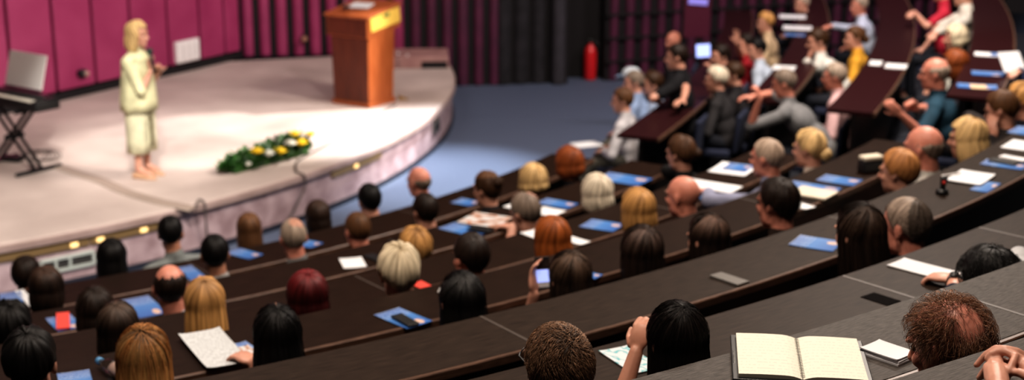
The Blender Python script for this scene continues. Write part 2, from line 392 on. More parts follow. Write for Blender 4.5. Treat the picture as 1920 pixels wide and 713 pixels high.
# raised rosy step at the far end of the stage
q0 = V((-1.35, 20.25, 0)); o = empty('stage_step', q0, R(4))
MB().box((0, 0, .08), (.85, .75, .16), bev=.01).build('riser', MT['step'], o)
MB().box((.22, -.385, .05), (.36, .02, .09)).build('dark_slot', MT['gap'], o)
tag(o, 'rosy low step block at the far right end of the stage', 'step')
# fascia details ---------------------------------------------------------
def on_fascia(px, py): return at_cyl(px, py, RS - .03, SX, SY)
def fascia_plate(name, quad_px, label, cat, frame_m, inner_m, slots):
    c = on_fascia(*quad_px); a = math.atan2(c.y - SY, c.x - SX); o = empty(name, c, a + PI / 2)
    return o
c = on_fascia(126, 492); o = empty('ventilation_grille', c, math.atan2(c.y - SY, c.x - SX) + PI / 2)
f = MB()
for dx, dz, w, h in ((0, .055, .50, .025), (0, -.055, .50, .025), (-.24, 0, .025, .13), (.24, 0, .025, .13), (.02, 0, .02, .1), (-.11, 0, .02, .1)): f.box((dx, -.012, dz), (w, .03, h))
f.build('frame', mat('pale green grey frame', (.42, .45, .42), .5), o)
MB().box((0, .0, 0), (.47, .012, .11)).build('dark_mesh', MT['gap'], o)
for i in range(4): MB().box((.01, -.008, -.035 + .023 * i), (.46, .006, .006)).build('slat', MT['socket'], o)
tag(o, 'pale framed ventilation grille set in the stage front at left', 'vent')
c = on_fascia(816, 237); o = empty('side_vent', c, math.atan2(c.y - SY, c.x - SX) + PI / 2)
MB().box((0, -.01, 0), (.30, .03, .16), bev=.008).build('frame', MT['socket'], o)
MB().box((0, -.028, 0), (.24, .01, .11)).build('dark_mesh', MT['gap'], o)
tag(o, 'dark small vent in the curved stage front below the lectern side', 'vent')
def step_light(px0, px1, y0, y1, lamps, label):
    a0 = on_fascia(px0, y0); a1 = on_fascia(px1, y1)
    t0 = math.degrees(math.atan2(a0.y - SY, a0.x - SX)); t1 = math.degrees(math.atan2(a1.y - SY, a1.x - SX)); z = (a0.z + a1.z) / 2
    rt = empty('brass_light_strip', (SX, SY, -.13))
    sector('strip', 0, 0, RS - .04, RS - .005, -.032, .03, t0, t1, MT['gold'], rt)
    for px, py in lamps:
        p = on_fascia(px, py); t = math.degrees(math.atan2(p.y - SY, p.x - SX))
        sector('lamp', 0, 0, RS - .02, RS + .004, -.020, .016, t - .22, t + .22, MT['gold_lamp'], rt, .3, .004)
    tag(rt, label, 'step light')
step_light(-10, 165, 482, 455, [], 'unlit brass strip under the stage lip at the far left')
step_light(168, 300, 454, 425, [(186, 451), (137, 459), (267, 433)], 'brass light strip under the stage lip with three lit lamps at left')
step_light(620, 712, 330, 292, [(664, 309)], 'brass strip under the stage lip with one bright lamp, above the seated front row')
# cables -----------------------------------------------------------------
def smooth_pts(pts, n=8):
    out = []
    for i in range(len(pts) - 1):
        p0, p1, p2, p3 = pts[max(i - 1, 0)], pts[i], pts[i + 1], pts[min(i + 2, len(pts) - 1)]
        for j in range(n):
            t = j / n; out.append(.5 * ((2 * p1) + (p2 - p0) * t + (2 * p0 - 5 * p1 + 4 * p2 - p3) * t * t + (3 * p1 - p0 - 3 * p2 + p3) * t ** 3))
    out.append(pts[-1]); return out
cb = [at(x, y, .012) for x, y in ((112, 312), (140, 322), (190, 338), (235, 358), (290, 375), (340, 386), (366, 392))]
b = MB(); pts = smooth_pts(cb); vs = []; fs = []
for i, p in enumerate(pts):
    d = (pts[min(i + 1, len(pts) - 1)] - pts[max(i - 1, 0)]).normalized(); s = d.cross(V((0, 0, 1))).normalized()
    for w, h in ((-.075, -.01), (-.05, .006), (.05, .006), (.075, -.01)): vs.append(p + s * w + V((0, 0, h)))
for i in range(len(pts) - 1):
    for j in range(3): fs.append([i * 4 + j, i * 4 + j + 1, (i + 1) * 4 + j + 1, (i + 1) * 4 + j])
o = mesh('cable_cover', vs, fs, MT['cable'], None, True); tag(o, 'flat grey-brown cable cover running from keyboard to stage lip', 'cable')
p = on_fascia(377, 400); t = math.atan2(p.y - SY, p.x - SX)
def fas_pt(a, r, z): return V((SX + r * math.cos(a), SY + r * math.sin(a), z))
o = MB().tube(smooth_pts([at(366, 392, .014), fas_pt(t, RS - .05, .012), fas_pt(t, RS + .035, -.01), fas_pt(t, RS + .035, -.12), fas_pt(t + .003, RS + .015, FLOOR + .07)]), .011).build('black_cable', MT['black_cable'], None, True)
tag(o, 'thin dark cable hanging down the stage front from the cable cover', 'cable')
p = on_fascia(561, 330); t = math.atan2(p.y - SY, p.x - SX)
o = MB().tube(smooth_pts([at(x, y, .012) for x, y in ((742, 196), (700, 222), (655, 248), (612, 272), (575, 292), (556, 305))] + [fas_pt(t, RS - .06, .014), fas_pt(t, RS + .035, -.01), fas_pt(t, RS + .03, -.15), fas_pt(t - .025, RS + .014, FLOOR + .07)]), .010).build('microphone_cable', MT['black_cable'], None, True)
tag(o, 'dark cable from lectern along the stage edge and down beside flowers', 'cable')

# ------------------------------------------------------------------ lectern
LB = [at(630, 193, 0), at(692, 203, 0), at(738, 190, 0)]
ex = (LB[2] - LB[1]); ey = (LB[0] - LB[1])
ang = math.atan2(ex.y, ex.x)
lec = empty('lectern', LB[1], ang); LW = ex.length * .98; 
LD = max(.42, abs(ey.dot(V((-math.sin(ang), math.cos(ang), 0)))))
H0 = 1.065
def frustum(name, x0, x1, y0, y1, X0, X1, Y0, Y1, z0, z1, m, parent):
    vs = [(x0, y0, z0), (x1, y0, z0), (x1, y1, z0), (x0, y1, z0), (X0, Y0, z1), (X1, Y0, z1), (X1, Y1, z1), (X0, Y1, z1)]
    fs = [[3, 2, 1, 0], [4, 5, 6, 7], [0, 1, 5, 4], [1, 2, 6, 5], [2, 3, 7, 6], [3, 0, 4, 7]]
    return mesh(name, vs, fs, m, parent, False)
frustum('plinth', -.02, LW + .02, -.02, LD + .02, -.02, LW + .02, -.02, LD + .02, 0, .06, MT['wood'], lec)
frustum('body', 0, LW, 0, LD, -.012, LW + .03, -.02, LD + .03, .06, H0 - .10, MT['wood'], lec)
frustum('side_shade', -.008, .004, .004, LD - .004, -.020, -.008, -.012, LD + .02, .065, H0 - .13, MT['wood_shade'], lec)  # dark slab added to paint shade over the left face
# reading head, sloping back and overhanging on the front
vs = []
x0, x1, y0, y1 = -.035, LW + .13, -.03, LD + .07
vs = [(x0, y0, H0 - .2), (x1, y0, H0 - .12), (x1, y1, H0 - .12), (x0, y1, H0 - .2), (x0, y0, H0 + .04), (x1, y0, H0 + .15), (x1, y1, H0 + .15), (x0, y1, H0 + .04)]
mesh('reading_head', vs, [[3, 2, 1, 0], [4, 5, 6, 7], [0, 1, 5, 4], [1, 2, 6, 5], [2, 3, 7, 6], [3, 0, 4, 7]], MT['wood'], lec, False)
mesh('head_side_shade', [(x0 - .006, y0 + .01, H0 - .19), (x0 - .006, y1 - .01, H0 - .19), (x0 - .006, y1 - .01, H0 + .03), (x0 - .006, y0 + .01, H0 + .03)], [[0, 1, 2, 3]], MT['wood_shade'], lec, False)  # painted shade again, on the left of the reading head
tilt = Matrix.Rotation(math.atan2(-.11, x1 - x0), 3, 'Y')
MB().box(((x0 + x1) / 2, (y0 + y1) / 2, H0 + .11), (x1 - x0 + .05, y1 - y0 + .05, .03), tilt, .008).build('top_board', MT['wood'], lec)
sgn = MB().box(((x0 + x1) / 2 + .02, y0 - .008, H0 + .0), (x1 - x0 - .06, .014, .19), Matrix.Rotation(math.atan2(-.07, x1 - x0), 3, 'Y'), .004).build('sign_plate', MT['yellow'], lec)
g = MB()
for dx, dz, w, h in ((-.06, .035, .05, .012), (-.02, .045, .022, .035), (.015, .05, .022, .03), (.045, .048, .022, .04), (.0, .022, .10, .014), (.03, .07, .05, .01)):
    g.box(((x0 + x1) / 2 + .03 + dx, y0 - .018, H0 + .015 + dz * .9), (w, .006, h), bev=.002)
g.build('emblem', MT['green_mark'], sgn)
tag(lec, 'orange-brown wooden lectern with yellow sign standing on the stage', 'lectern')
def lp(x, y, z): return LB[1] + V((math.cos(ang) * x - math.sin(ang) * y, math.sin(ang) * x + math.cos(ang) * y, z))
o = empty('gooseneck_microphone', lp(.1, LD * .75, H0 + .13), ang)
MB().lathe((0, 0, 0), [(.05, 0), (.05, .015), (.02, .03)], 14).build('base', MT['black'], o, True)
MB().tube(smooth_pts([V((0, 0, .02)), V((-.02, 0, .15)), V((-.06, 0, .26)), V((-.13, 0, .33))]), .006).build('neck', MT['chrome'], o, True)
MB().capsule((-.13, 0, .33), (-.18, 0, .35), .014, .016).build('microphone_head', MT['black'], o, True)
tag(o, 'slim gooseneck microphone standing on top of the lectern', 'microphone')
o = MB().box(lp(.30, LD * .6, H0 + .145), (.21, .28, .012), Matrix.Rotation(ang + .2, 3, 'Z') @ tilt, .002).build('lectern_papers', MT['paper'])
tag(o, 'small stack of white papers on top of the lectern', 'papers')
for px, py, h, lb in ((747, 128, .20, 'clear water bottle nearest the lectern on the rear stage'), (764, 126, .16, 'shorter clear bottle to the right of the first by lectern')):
    p = at(px, py, 0); o = empty('water_bottle', p)
    MB().lathe((0, 0, 0), [(.03, 0), (.034, .01), (.034, h * .6), (.03, h * .7), (.014, h * .9), (.014, h)], 16).build('body', MT['glass'], o, True)
    MB().lathe((0, 0, h), [(.016, 0), (.016, .02), (.012, .024)], 12).build('cap', MT['white_plastic'], o, True)
    tag(o, lb, 'bottle')
p = at(748, 188, 0); o = empty('door_wedge', p, .3)
frustum('wedge', 0, .14, 0, .06, 0, .03, 0, .06, 0, .05, MT['gold'], o)
tag(o, 'small ochre wedge on the stage at the right foot of the lectern', 'wedge')

# ------------------------------------------------------------------ flowers
fa, fb = at(436, 330, 0), at(590, 288, 0); fd = (fb - fa); fl_ = fd.length; fd.normalize(); fn = V((-fd.y, fd.x, 0))
flo = empty('flower_arrangement', (fa + fb) / 2 + fn * .12, math.atan2(fd.y, fd.x))
MB().box((0, 0, .04), (fl_ * .9, .2, .08), bev=.02).build('tray', MT['leaf'], flo)
b = MB()
for i in range(900):
    u = random.uniform(-1, 1); w = random.uniform(-1, 1); x = u * fl_ / 2 * 1.03; prof = (1 - abs(u) ** 3) ** .5
    y = w * .16 * prof; z = .03 + random.random() * (.16 + .07 * u) * max(prof, .3) * math.sqrt(max(0, 1 - .7 * w * w))
    rz = random.uniform(0, 2 * PI); tl = random.uniform(.1, 1.1); L = random.uniform(.05, .11); wd_ = L * .34
    rot = Matrix.Rotation(rz, 3, 'Z') @ Matrix.Rotation(-tl, 3, 'Y')
    q = [(0, 0, 0), (L * .5, wd_, .008), (L, 0, -.004), (L * .5, -wd_, .008)]
    b.add([rot @ V(k) + V((x, y, z)) for k in q], [[0, 1, 2], [0, 2, 3]])
b.build('foliage', MT['leaf'], flo)
def blossom(x, y, z, r, m):
    b = MB()
    for ring, (n, el, l) in enumerate(((11, .15, 1), (10, .55, .85), (7, .95, .65), (5, 1.3, .45))):
        for k in range(n):
            a = 2 * PI * (k + ring * .5) / n; d = V((math.cos(a) * math.cos(el), math.sin(a) * math.cos(el), math.sin(el)))
            s = V((-math.sin(a), math.cos(a), 0)); c = V((x, y, z)); p = r * l
            b.add([c, c + d * p * .6 + s * p * .28, c + d * p, c + d * p * .6 - s * p * .28], [[0, 1, 2, 3]])
    b.ball((x, y, z + r * .1), r * .45, None, 8, 5)
    b.build('blossom', m, flo, True)
flx = V((math.cos(math.atan2(fd.y, fd.x)), math.sin(math.atan2(fd.y, fd.x)), 0))
for px, py, r, m in ((466, 287, .085, 'petal_y'), (487, 291, .08, 'petal_w'), (508, 287, .095, 'petal_y'), (528, 272, .085, 'petal_w'), (547, 271, .10, 'petal_y'), (536, 254, .075, 'petal_y'), (552, 250, .07, 'petal_w'), (566, 255, .07, 'petal_y'), (449, 326, .05, 'petal_w')):
    p = at_vert(px, py, flo.location, fn) - V(flo.location); blossom(p.dot(fd), -.13, max(p.z + .03, .08), r, MT[m])
tag(flo, 'long low arrangement of yellow and white flowers lying on the stage', 'flowers')

# ------------------------------------------------------------------ keyboard, stand, music rest
f0, f1 = at(36, 332, 0), at(110, 314, 0); kd = (f1 - f0).normalized(); kl = V((kd.y, -kd.x, 0))     # kd: depth, kl: towards the right end
kc = (f0 + f1) / 2 - kl * .36
ka = math.atan2(kl.y, kl.x)
ks = empty('keyboard_stand', (kc.x, kc.y, 0), ka)
for sx in (-1, 1):
    MB().capsule((sx * .36, -.26, .022), (sx * .36, .26, .022), .022, .022).build('foot_bar', MT['black_metal'], ks, True)
    MB().capsule((sx * .30, -.17, .64), (sx * .30, .17, .64), .02, .02).build('support_arm', MT['black_metal'], ks, True)
for sy in (-.06, -.025, .025, .06):
    s = 1 if sy in (-.06, .025) else -1
    MB().box((0, sy, .33), (.92, .022, .036), Matrix.Rotation(-s * math.atan2(.62, .66), 3, 'Y'), .006).build('cross_brace', MT['black_metal'], ks)
MB().capsule((0, -.09, .33), (0, .09, .33), .03, .03).build('pivot', MT['black_metal'], ks, True)
tag(ks, 'black double-braced folding stand carrying the electric piano', 'stand')
kb = empty('electric_piano', (kc.x, kc.y, .665), ka)
MB().box((-.05, 0, .05), (1.30, .29, .09), bev=.012).build('case', MT['black'], kb)
MB().box((-.05, .085, .105), (1.26, .11, .025), bev=.008).build('control_panel', MT['black'], kb)
k = MB()
for i in range(52): k.box((-.05 - .575 + i * .0226, -.06, .100), (.0212, .145, .014))
k.build('white_keys', MT['key_white'], kb)
k = MB()
for i in range(52):
    if i % 7 in (0, 1, 3, 4, 5): k.box((-.05 - .564 + i * .0226, -.03, .113), (.011, .09, .014))
k.build('black_keys', MT['black'], kb)
MB().box((.555, -.06, .095), (.06, .15, .03)).build('end_block', MT['black'], kb)
rot = Matrix.Rotation(R(-16), 3, 'X')
tag(kb, 'black electric piano with white keys at the left end of the stage', 'piano')
o = empty('music_rest', (kc + kd * .13).to_tuple()[:2] + (.79,), ka)
vs = []; b = bmesh.new()
MB().box((.03, .055, .20), (.60, .012, .36), rot, .004).build('sheet_board', MT['white_plastic'], o)
MB().box((.03, .0, .012), (.60, .05, .014)).build('ledge', MT['black'], o)
tag(o, 'large white sheet board standing on the electric piano', 'music sheet')
o = empty('coiled_cable', (*at(75, 300, 0).xy, 0)); b = MB()
pts = [at(62 + 22 * math.cos(t * .9) + t * 1.1, 291 + 10 * math.sin(t * .9), .012 + .004 * (i % 5)) - V(o.location) for i, t in enumerate(np.linspace(0, 30, 140))]
b.tube(pts, .005, 5).build('coil', MT['black_cable'], o, True)
tag(o, 'loosely coiled thin cable on the stage beside the keyboard stand', 'cable')
o = empty('sustain_pedal', at(22, 302, 0), ka + .3)
MB().box((0, 0, .03), (.24, .12, .06), bev=.015).build('housing', MT['black'], o)
MB().box((-.05, -.1, .05), (.05, .12, .012), bev=.004).build('pedal', MT['chrome'], o)
tag(o, 'small black foot pedal with metal lever under the electric piano', 'pedal')
# fire extinguisher, bollard
p = at(1103, 148, FLOOR); p = V((1.20, 21.7, FLOOR)); o = empty('fire_extinguisher', p)
MB().lathe((0, 0, 0), [(.085, 0), (.095, .02), (.095, .42), (.075, .50), (.03, .54), (.03, .57)], 20).build('cylinder', MT['red'], o, True)
MB().box((0, 0, .60), (.05, .10, .05), bev=.01).build('valve', MT['black'], o)
MB().tube(smooth_pts([V((.03, 0, .6)), V((.12, -.03, .55)), V((.12, -.03, .3)), V((.11, -.04, .15))]), .012).build('hose', MT['black'], o, True)
tag(o, 'red fire extinguisher standing by the dark curtain at the back', 'fire extinguisher')
o = empty('stanchion', (at(868, 158, FLOOR).x, at(868, 158, FLOOR).y - .1, FLOOR))
MB().lathe((0, 0, 0), [(.07, 0), (.07, .02), (.035, .04), (.035, .42), (.045, .44)], 14).build('post', mat('dark violet metal', (.03, .02, .07), .4), o, True)
MB().lathe((0, 0, .44), [(.06, 0), (.065, .02), (.065, .09), (.04, .11)], 14).build('top', mat('red top', (.35, .015, .05), .4), o, True)
tag(o, 'short dark post with red top beside the right end of stage', 'post')

# ------------------------------------------------------------------ tiers and desks
def tier(k, cx, cy, r0, r1, a0, a1, z):
    o = sector('floor_tier', cx, cy, r0, r1, min(FLOOR, z - .2), z, a0, a1, MT['tier']); struct(o)
for k in range(8):
    r1 = (RR[k + 1] if k < 7 else RR[k] + 3) - .10
    tier(k, CX, CY, RR[k] - .10, r1, -88, -22, fl(k))
ENDS = [-28.0, -32.2, -32.4, -33.2, -31.0, -33, -38, -42]
SEAMS = {0: [-52, -41], 1: [-58, -47], 2: [-52, -41], 3: [-58.3, -42], 4: [-55.9, -44, -54], 5: [-49.2, -56], 6: [-50.8, -60], 7: [-58]}
def seam_at(px, py, k):
    p = at(px, py, ZZ[k]); return math.degrees(math.atan2(p.y - CY, p.x - CX))
SEAMS[4] = [seam_at(957, 622, 4), seam_at(1655, 430, 4)]; SEAMS[5] = [seam_at(1640, 536, 5), seam_at(1885, 438, 5)]; SEAMS[6] = [seam_at(1850, 570, 6), seam_at(1560, 640, 6) - 6]
ROWNAME = ['front', 'second', 'third', 'fourth', 'fifth', 'sixth', 'seventh', 'nearest']
def desk(k, cx, cy, r, z, a0, a1, label, seams=()):
    rt = empty('lecture_desk', (cx, cy, z))
    sector('worktop', 0, 0, r - DD, r - .02, -.032, 0, a0, a1, MT['desk_plum_glow' if cx == B2X else 'desk_near_lit' if k > 5 else 'desk_mid' if k > 3 else 'desk'], rt, .8, .003)
    sector('edge_strip', 0, 0, r - .02, r, -.034, .001, a0, a1, MT['desk_edge'], rt, .8, .004)
    f = fl(k); 
    sector('front_panel', 0, 0, r - .20, r - .17, f - z, -.032, a0, a1, MT['desk_panel'], rt, .8)
    for s in seams:
        if a0 < s < a1: sector('seam', 0, 0, r - DD + .003, r - .005, -.004, .0012, s - .024, s + .024, MT['seam'], rt, .01)
    tag(rt, label, 'desk', 'curved lecture desks')
    return rt
DESK = []
for k in range(8):
    lab = {0: 'foremost curved dark wood desk row, nearest the stage', 1: 'second curved desk row back from the stage, dark wood', 2: 'third curved desk row back from the stage, dark wood',
           3: 'fourth curved desk row, with the water bottle and open sheet', 4: 'fifth curved desk row, with grey flap, behind the raised phone',
           5: 'sixth curved desk row, where the long-haired woman writes', 6: 'seventh curved desk row, holding the open cream notebook', 7: 'nearest desk at bottom right under the clasped hands'}[k]
    d = desk(k, CX, CY, RR[k], ZZ[k], -86, ENDS[k], lab, SEAMS.get(k, ())); DESK.append(d)
def desk_polar(px, py, k):
    p = at(px, py, ZZ[k]); return math.degrees(math.atan2(p.y - CY, p.x - CX)), math.hypot(p.x - CX, p.y - CY)
def inset(k, quad, name, m, h0, h1):
    ps = [desk_polar(x, y, k) for x, y in quad]; aa = [p[0] for p in ps]; rr = [min(max(p[1], RR[k] - DD + .01), RR[k] - .025) for p in ps]
    return sector(name, 0, 0, min(rr), max(rr), h0, h1, sum(sorted(aa)[:2]) / 2, sum(sorted(aa)[2:]) / 2, m, DESK[k], .05)
inset(4, [(1343, 520), (1360, 512), (1396, 535), (1379, 543)], 'socket_flap', MT['socket'], 0, .012)
inset(5, [(1624, 558), (1643, 548), (1685, 567), (1658, 576)], 'socket_recess', MT['recess'], -.002, .0025)
B2A = lambda x, y: math.degrees(math.atan2(y - B2Y, x - B2X))
B2 = []
for i, (sx, sy, lab) in enumerate([(1.2, 12.95, 'front desk of the right-hand block, with folded bare arms'), (2.5, 13.4, 'second desk of right-hand block, with white papers near top'),
                                   (2.9, 11.85, 'dark desk of right-hand block in front of the teal-shirted man'), (3.62, 11.3, 'plum-lit desk at upper right corner with blue brochures')]):
    d = desk(i, B2X, B2Y, B2R + i, ZZ[i], B2A(sx, sy), B2A(sx, sy) + 15.5, lab); B2.append(d)
for i in range(4):
    sx, sy = [(1.0, 12.9), (1.9, 12.3), (2.8, 11.7), (3.5, 11.2)][i]
    tier(i, B2X, B2Y, B2R + i - .10, B2R + i + .92 if i < 3 else B2R + i + 3, B2A(sx, sy), B2A(sx, sy) + 16, fl(i))

# ------------------------------------------------------------------ flat things on the desks
def quad_thing(name, quad, z, m, label, cat, th=.004, group=None, under=0, fold=False, shadow_only=False, parent_parts=None):
    ps = [at(x, y, z) for x, y in quad]                 # back-left, back-right, front-right, front-left on the picture
    c = sum(ps, V()) / 4
    ax = ((ps[1] - ps[0]) + (ps[2] - ps[3])) / 2; ay = ((ps[0] - ps[3]) + (ps[1] - ps[2])) / 2
    w, h = ax.length, ay.length; a = math.atan2(ax.y, ax.x)
    o = empty(name, (c.x, c.y, z + under), a); tag(o, label, cat, group)
    sk = ax.normalized().dot(ay.normalized())
    hw, hh = w / 2, h / 2 * math.sqrt(max(0, 1 - sk * sk))
    if hh < .05: hh = .05
    return o, hw, hh
def sheet(parent, name, hw, hh, z0, th, m, dx=0, dy=0, rz=0, curl=.0):
    nx, ny = 10, 8; vs = []; uv = []; fs = []
    for lay in (0, 1):
        for j in range(ny + 1):
            for i in range(nx + 1):
                u, v = i / nx, j / ny; x, y = (u * 2 - 1) * hw, (v * 2 - 1) * hh
                z = z0 + (th if lay == 0 else 0) + curl * ((2 * u - 1) ** 4 * .6 + (2 * v - 1) ** 4 * .4)
                vs.append((dx + x * math.cos(rz) - y * math.sin(rz), dy + x * math.sin(rz) + y * math.cos(rz), z)); uv.append((u, v))
    W = nx + 1; o = W * (ny + 1)
    for j in range(ny):
        for i in range(nx):
            a = j * W + i; fs.append([a, a + 1, a + W + 1, a + W]); fs.append([o + a, o + a + W, o + a + W + 1, o + a + 1])
    for i in range(nx): fs.append([i, o + i, o + i + 1, i + 1]); a = ny * W + i; fs.append([a, a + 1, o + a + 1, o + a])
    for j in range(ny): a = j * W; fs.append([a, a + W, o + a + W, o + a]); a += nx; fs.append([a, o + a, o + a + W, a + W])
    return mesh(name, vs, fs, m, parent, False, uv)
def brochure(quad, k, label, z=None, under=.0005, group='blue conference brochures'):
    o, hw, hh = quad_thing('brochure', quad, ZZ[k] if z is None else z, None, label, 'brochure', group=group, under=under)
    sheet(o, 'cover', hw, hh, 0, .003, MT['brochure'], curl=.003)
    return o
def paper(quad, k, label, m='paper', z=None, under=.0005, name='paper_sheet', cat='paper', th=.003, group='loose white papers', curl=.004):
    o, hw, hh = quad_thing(name, quad, ZZ[k] if z is None else z, None, label, cat, group=group, under=under)
    sheet(o, 'page', hw, hh, 0, th, MT[m], curl=curl)
    return o
def phone(quad, k, label, m='black', under=.001, z=None):
    o, hw, hh = quad_thing('phone', quad, ZZ[k] if z is None else z, None, label, 'phone', group='phones lying on desks', under=under)
    hw = min(hw, .085); hh = min(hh, .085)
    if hh > hw: hh = min(hh, .08); hw = min(hw, .042)
    else: hw = min(hw, .08); hh = min(hh, .042)
    MB().box((0, 0, .005), (hw * 2, hh * 2, .009), bev=.003).build('case', MT[m], o)
    MB().box((0, 0, .0098), (hw * 1.86, hh * 1.86, .0012)).build('screen', MT['black'] if m != 'white_plastic' else MT['paper'], o)
    return o
brochure([(431, 472), (457, 465), (487, 480), (457, 492)], 0, 'blue brochure on the foremost desk right of the dark-haired collared man')
brochure([(334, 503), (364, 498), (386, 525), (354, 531)], 0, 'blue brochure on the foremost desk above the bald man with dark fringe')
brochure([(567, 453), (579, 447), (600, 460), (564, 474)], 0, 'blue brochure on foremost desk right of the grey cropped head')
brochure([(-8, 553), (33, 548), (55, 587), (12, 592)], 0, 'blue brochure at the left frame edge beside a white sheet')
paper([(37, 545), (53, 543), (70, 583), (53, 587)], 0, 'narrow white sheet beside the blue brochure at far left')
brochure([(90, 600), (137, 588), (151, 617), (103, 623)], 1, 'blue brochure under the red booklet at left')
o = paper([(99, 592), (125, 591), (137, 618), (113, 622)], 1, 'bright red booklet lying on a blue brochure at left', 'red_paper', under=.006, name='red_booklet', cat='booklet', th=.01, group='red booklets', curl=0)
brochure([(229, 564), (289, 554), (304, 590), (257, 600)], 1, 'blue brochure with pale picture left of the bald man with dark fringe')
brochure([(106, 704), (165, 695), (180, 730), (115, 738)], 3, 'blue brochure cut by the bottom frame edge at lower left')
brochure([(710, 590), (761, 575), (798, 608), (754, 622)], 3, 'blue brochure with a black phone on it, centre left')
phone([(737, 596), (757, 593), (783, 613), (761, 620)], 3, 'black phone lying on the blue brochure below the silver-blonde head', under=.008)
o = paper([(345, 632), (424, 623), (457, 685), (377, 705)], 3, 'open white printed sheet below the long golden-blonde hair', 'printed', under=.012, curl=.012)
brochure([(439, 647), (482, 637), (481, 675), (462, 680)], 3, 'blue and white brochure left of the straight black-haired woman')
paper([(446, 655), (478, 649), (478, 672), (464, 677)], 3, 'small photo page on the brochure left of the straight black-haired woman', 'photo_page', under=.006)
paper([(635, 487), (679, 483), (687, 502), (645, 505)], 1, 'small white card on the second desk below the reddish-brown cropped head')
phone([(690, 478), (708, 474), (718, 492), (700, 497)], 1, 'dull dark phone right of the small white card')
paper([(781, 531), (797, 527), (808, 542), (781, 548)], 2, 'small coral red card beside the silver-blonde head', 'red_paper', name='red_card', cat='card', group='red cards')
phone([(829, 550), (843, 527), (854, 533), (841, 557)], 3, 'white phone left of the black-haired woman with parted crown', 'white_plastic')
brochure([(837, 424), (870, 412), (902, 442), (874, 452)], 1, 'blue brochure left of the photo sheet on the second desk')
paper([(867, 409), (907, 395), (946, 415), (917, 440)], 1, 'white sheet with photo print left of the grey-haired writing man', 'photo_page', under=.004)
phone([(884, 429), (894, 424), (917, 440), (904, 446)], 1, 'black phone between blue brochure and photo sheet', under=.012)
brochure([(855, 377), (877, 368), (891, 384), (869, 392)], 0, 'blue brochure left of the brown updo on the foremost desk')
paper([(951, 387), (971, 378), (981, 390), (957, 396)], 1, 'white sheet left of the grey-haired writing man')
paper([(1009, 394), (1031, 384), (1051, 402), (1021, 414)], 1, 'white sheet right of the grey-haired writing man')
brochure([(1016, 377), (1037, 370), (1074, 388), (1052, 400)], 1, 'blue brochure between grey-haired writing man and white bob', under=.004)
brochure([(1127, 330), (1157, 319), (1210, 342), (1185, 357)], 1, 'blue brochure at right end of second desk, behind the white bob')
brochure([(1095, 420), (1120, 407), (1162, 427), (1140, 443)], 2, 'blue brochure left of the smooth honey-blonde bob')
paper([(985, 438), (1013, 427), (1035, 450), (1002, 453)], 2, 'white sheet at left of the copper-red hair')
paper([(1065, 444), (1080, 442), (1097, 457), (1073, 467)], 2, 'white sheet corner at right of the copper-red hair')
brochure([(1085, 512), (1099, 504), (1122, 522), (1105, 531)], 3, 'blue brochure corner right of the woman raising a phone')
paper([(1281, 337), (1307, 329), (1376, 358), (1355, 374)], 2, 'large white sheet right of the bald sunburnt head')
brochure([(1298, 366), (1325, 356), (1352, 374), (1327, 384)], 2, 'blue brochure over the large white sheet by the bald sunburnt head', under=.005)
paper([(1334, 315), (1367, 300), (1411, 318), (1389, 340)], 2, 'white sheet under a brochure left of the grey crew-cut man')
brochure([(1359, 315), (1374, 304), (1409, 317), (1391, 328)], 2, 'blue brochure on a white sheet left of the grey crew-cut man', under=.005)
brochure([(1480, 343), (1500, 335), (1567, 360), (1555, 370)], 3, 'blue brochure under the cream notepad right of the dark short-haired man')
o = paper([(1493, 360), (1517, 348), (1560, 372), (1533, 387)], 3, 'cream notepad right of the dark short-haired man', 'cream_paper', under=.006, name='notepad', cat='notepad', th=.012, group='notepads')
paper([(1492, 380), (1516, 378), (1512, 392), (1495, 400)], 3, 'white slip peeking out below the cream notepad')
brochure([(1539, 333), (1557, 325), (1610, 343), (1590, 357)], 3, 'blue brochure left of the black box on the fourth desk')
brochure([(1484, 453), (1509, 439), (1574, 459), (1555, 482)], 4, 'single blue brochure left of the long dark-haired woman at right')
paper([(1780, 334), (1811, 319), (1858, 335), (1831, 359)], 4, 'white papers on the fifth desk right of the man with red ear', under=.006, th=.006)
brochure([(1822, 356), (1850, 341), (1871, 346), (1846, 364)], 4, 'blue brochure under the white papers at right')
brochure([(1844, 303), (1861, 294), (1918, 317), (1908, 327)], 4, 'blue brochure under two phones at the right edge')
phone([(1858, 300), (1875, 293), (1905, 312), (1890, 320)], 4, 'black phone on blue brochure at the right edge', under=.006)
phone([(1880, 297), (1890, 294), (1920, 309), (1910, 314)], 4, 'pale phone beside black phone at the right edge', 'white_plastic', under=.016)
paper([(1884, 272), (1907, 259), (1950, 275), (1925, 292)], 4, 'white sheet cut by right frame edge above the phones')
brochure([(1893, 246), (1915, 234), (1950, 247), (1930, 260)], 4, 'blue brochure cut by right frame edge, highest on the fifth desk')
o = paper([(1677, 494), (1727, 474), (1789, 533), (1774, 540)], 5, 'white sheet under the hand of the dark-haired writer at right', th=.004)
paper([(1148, 652), (1186, 653), (1232, 690), (1160, 714)], 5, 'white page with teal curves under the long-haired woman writing', 'teal_page')
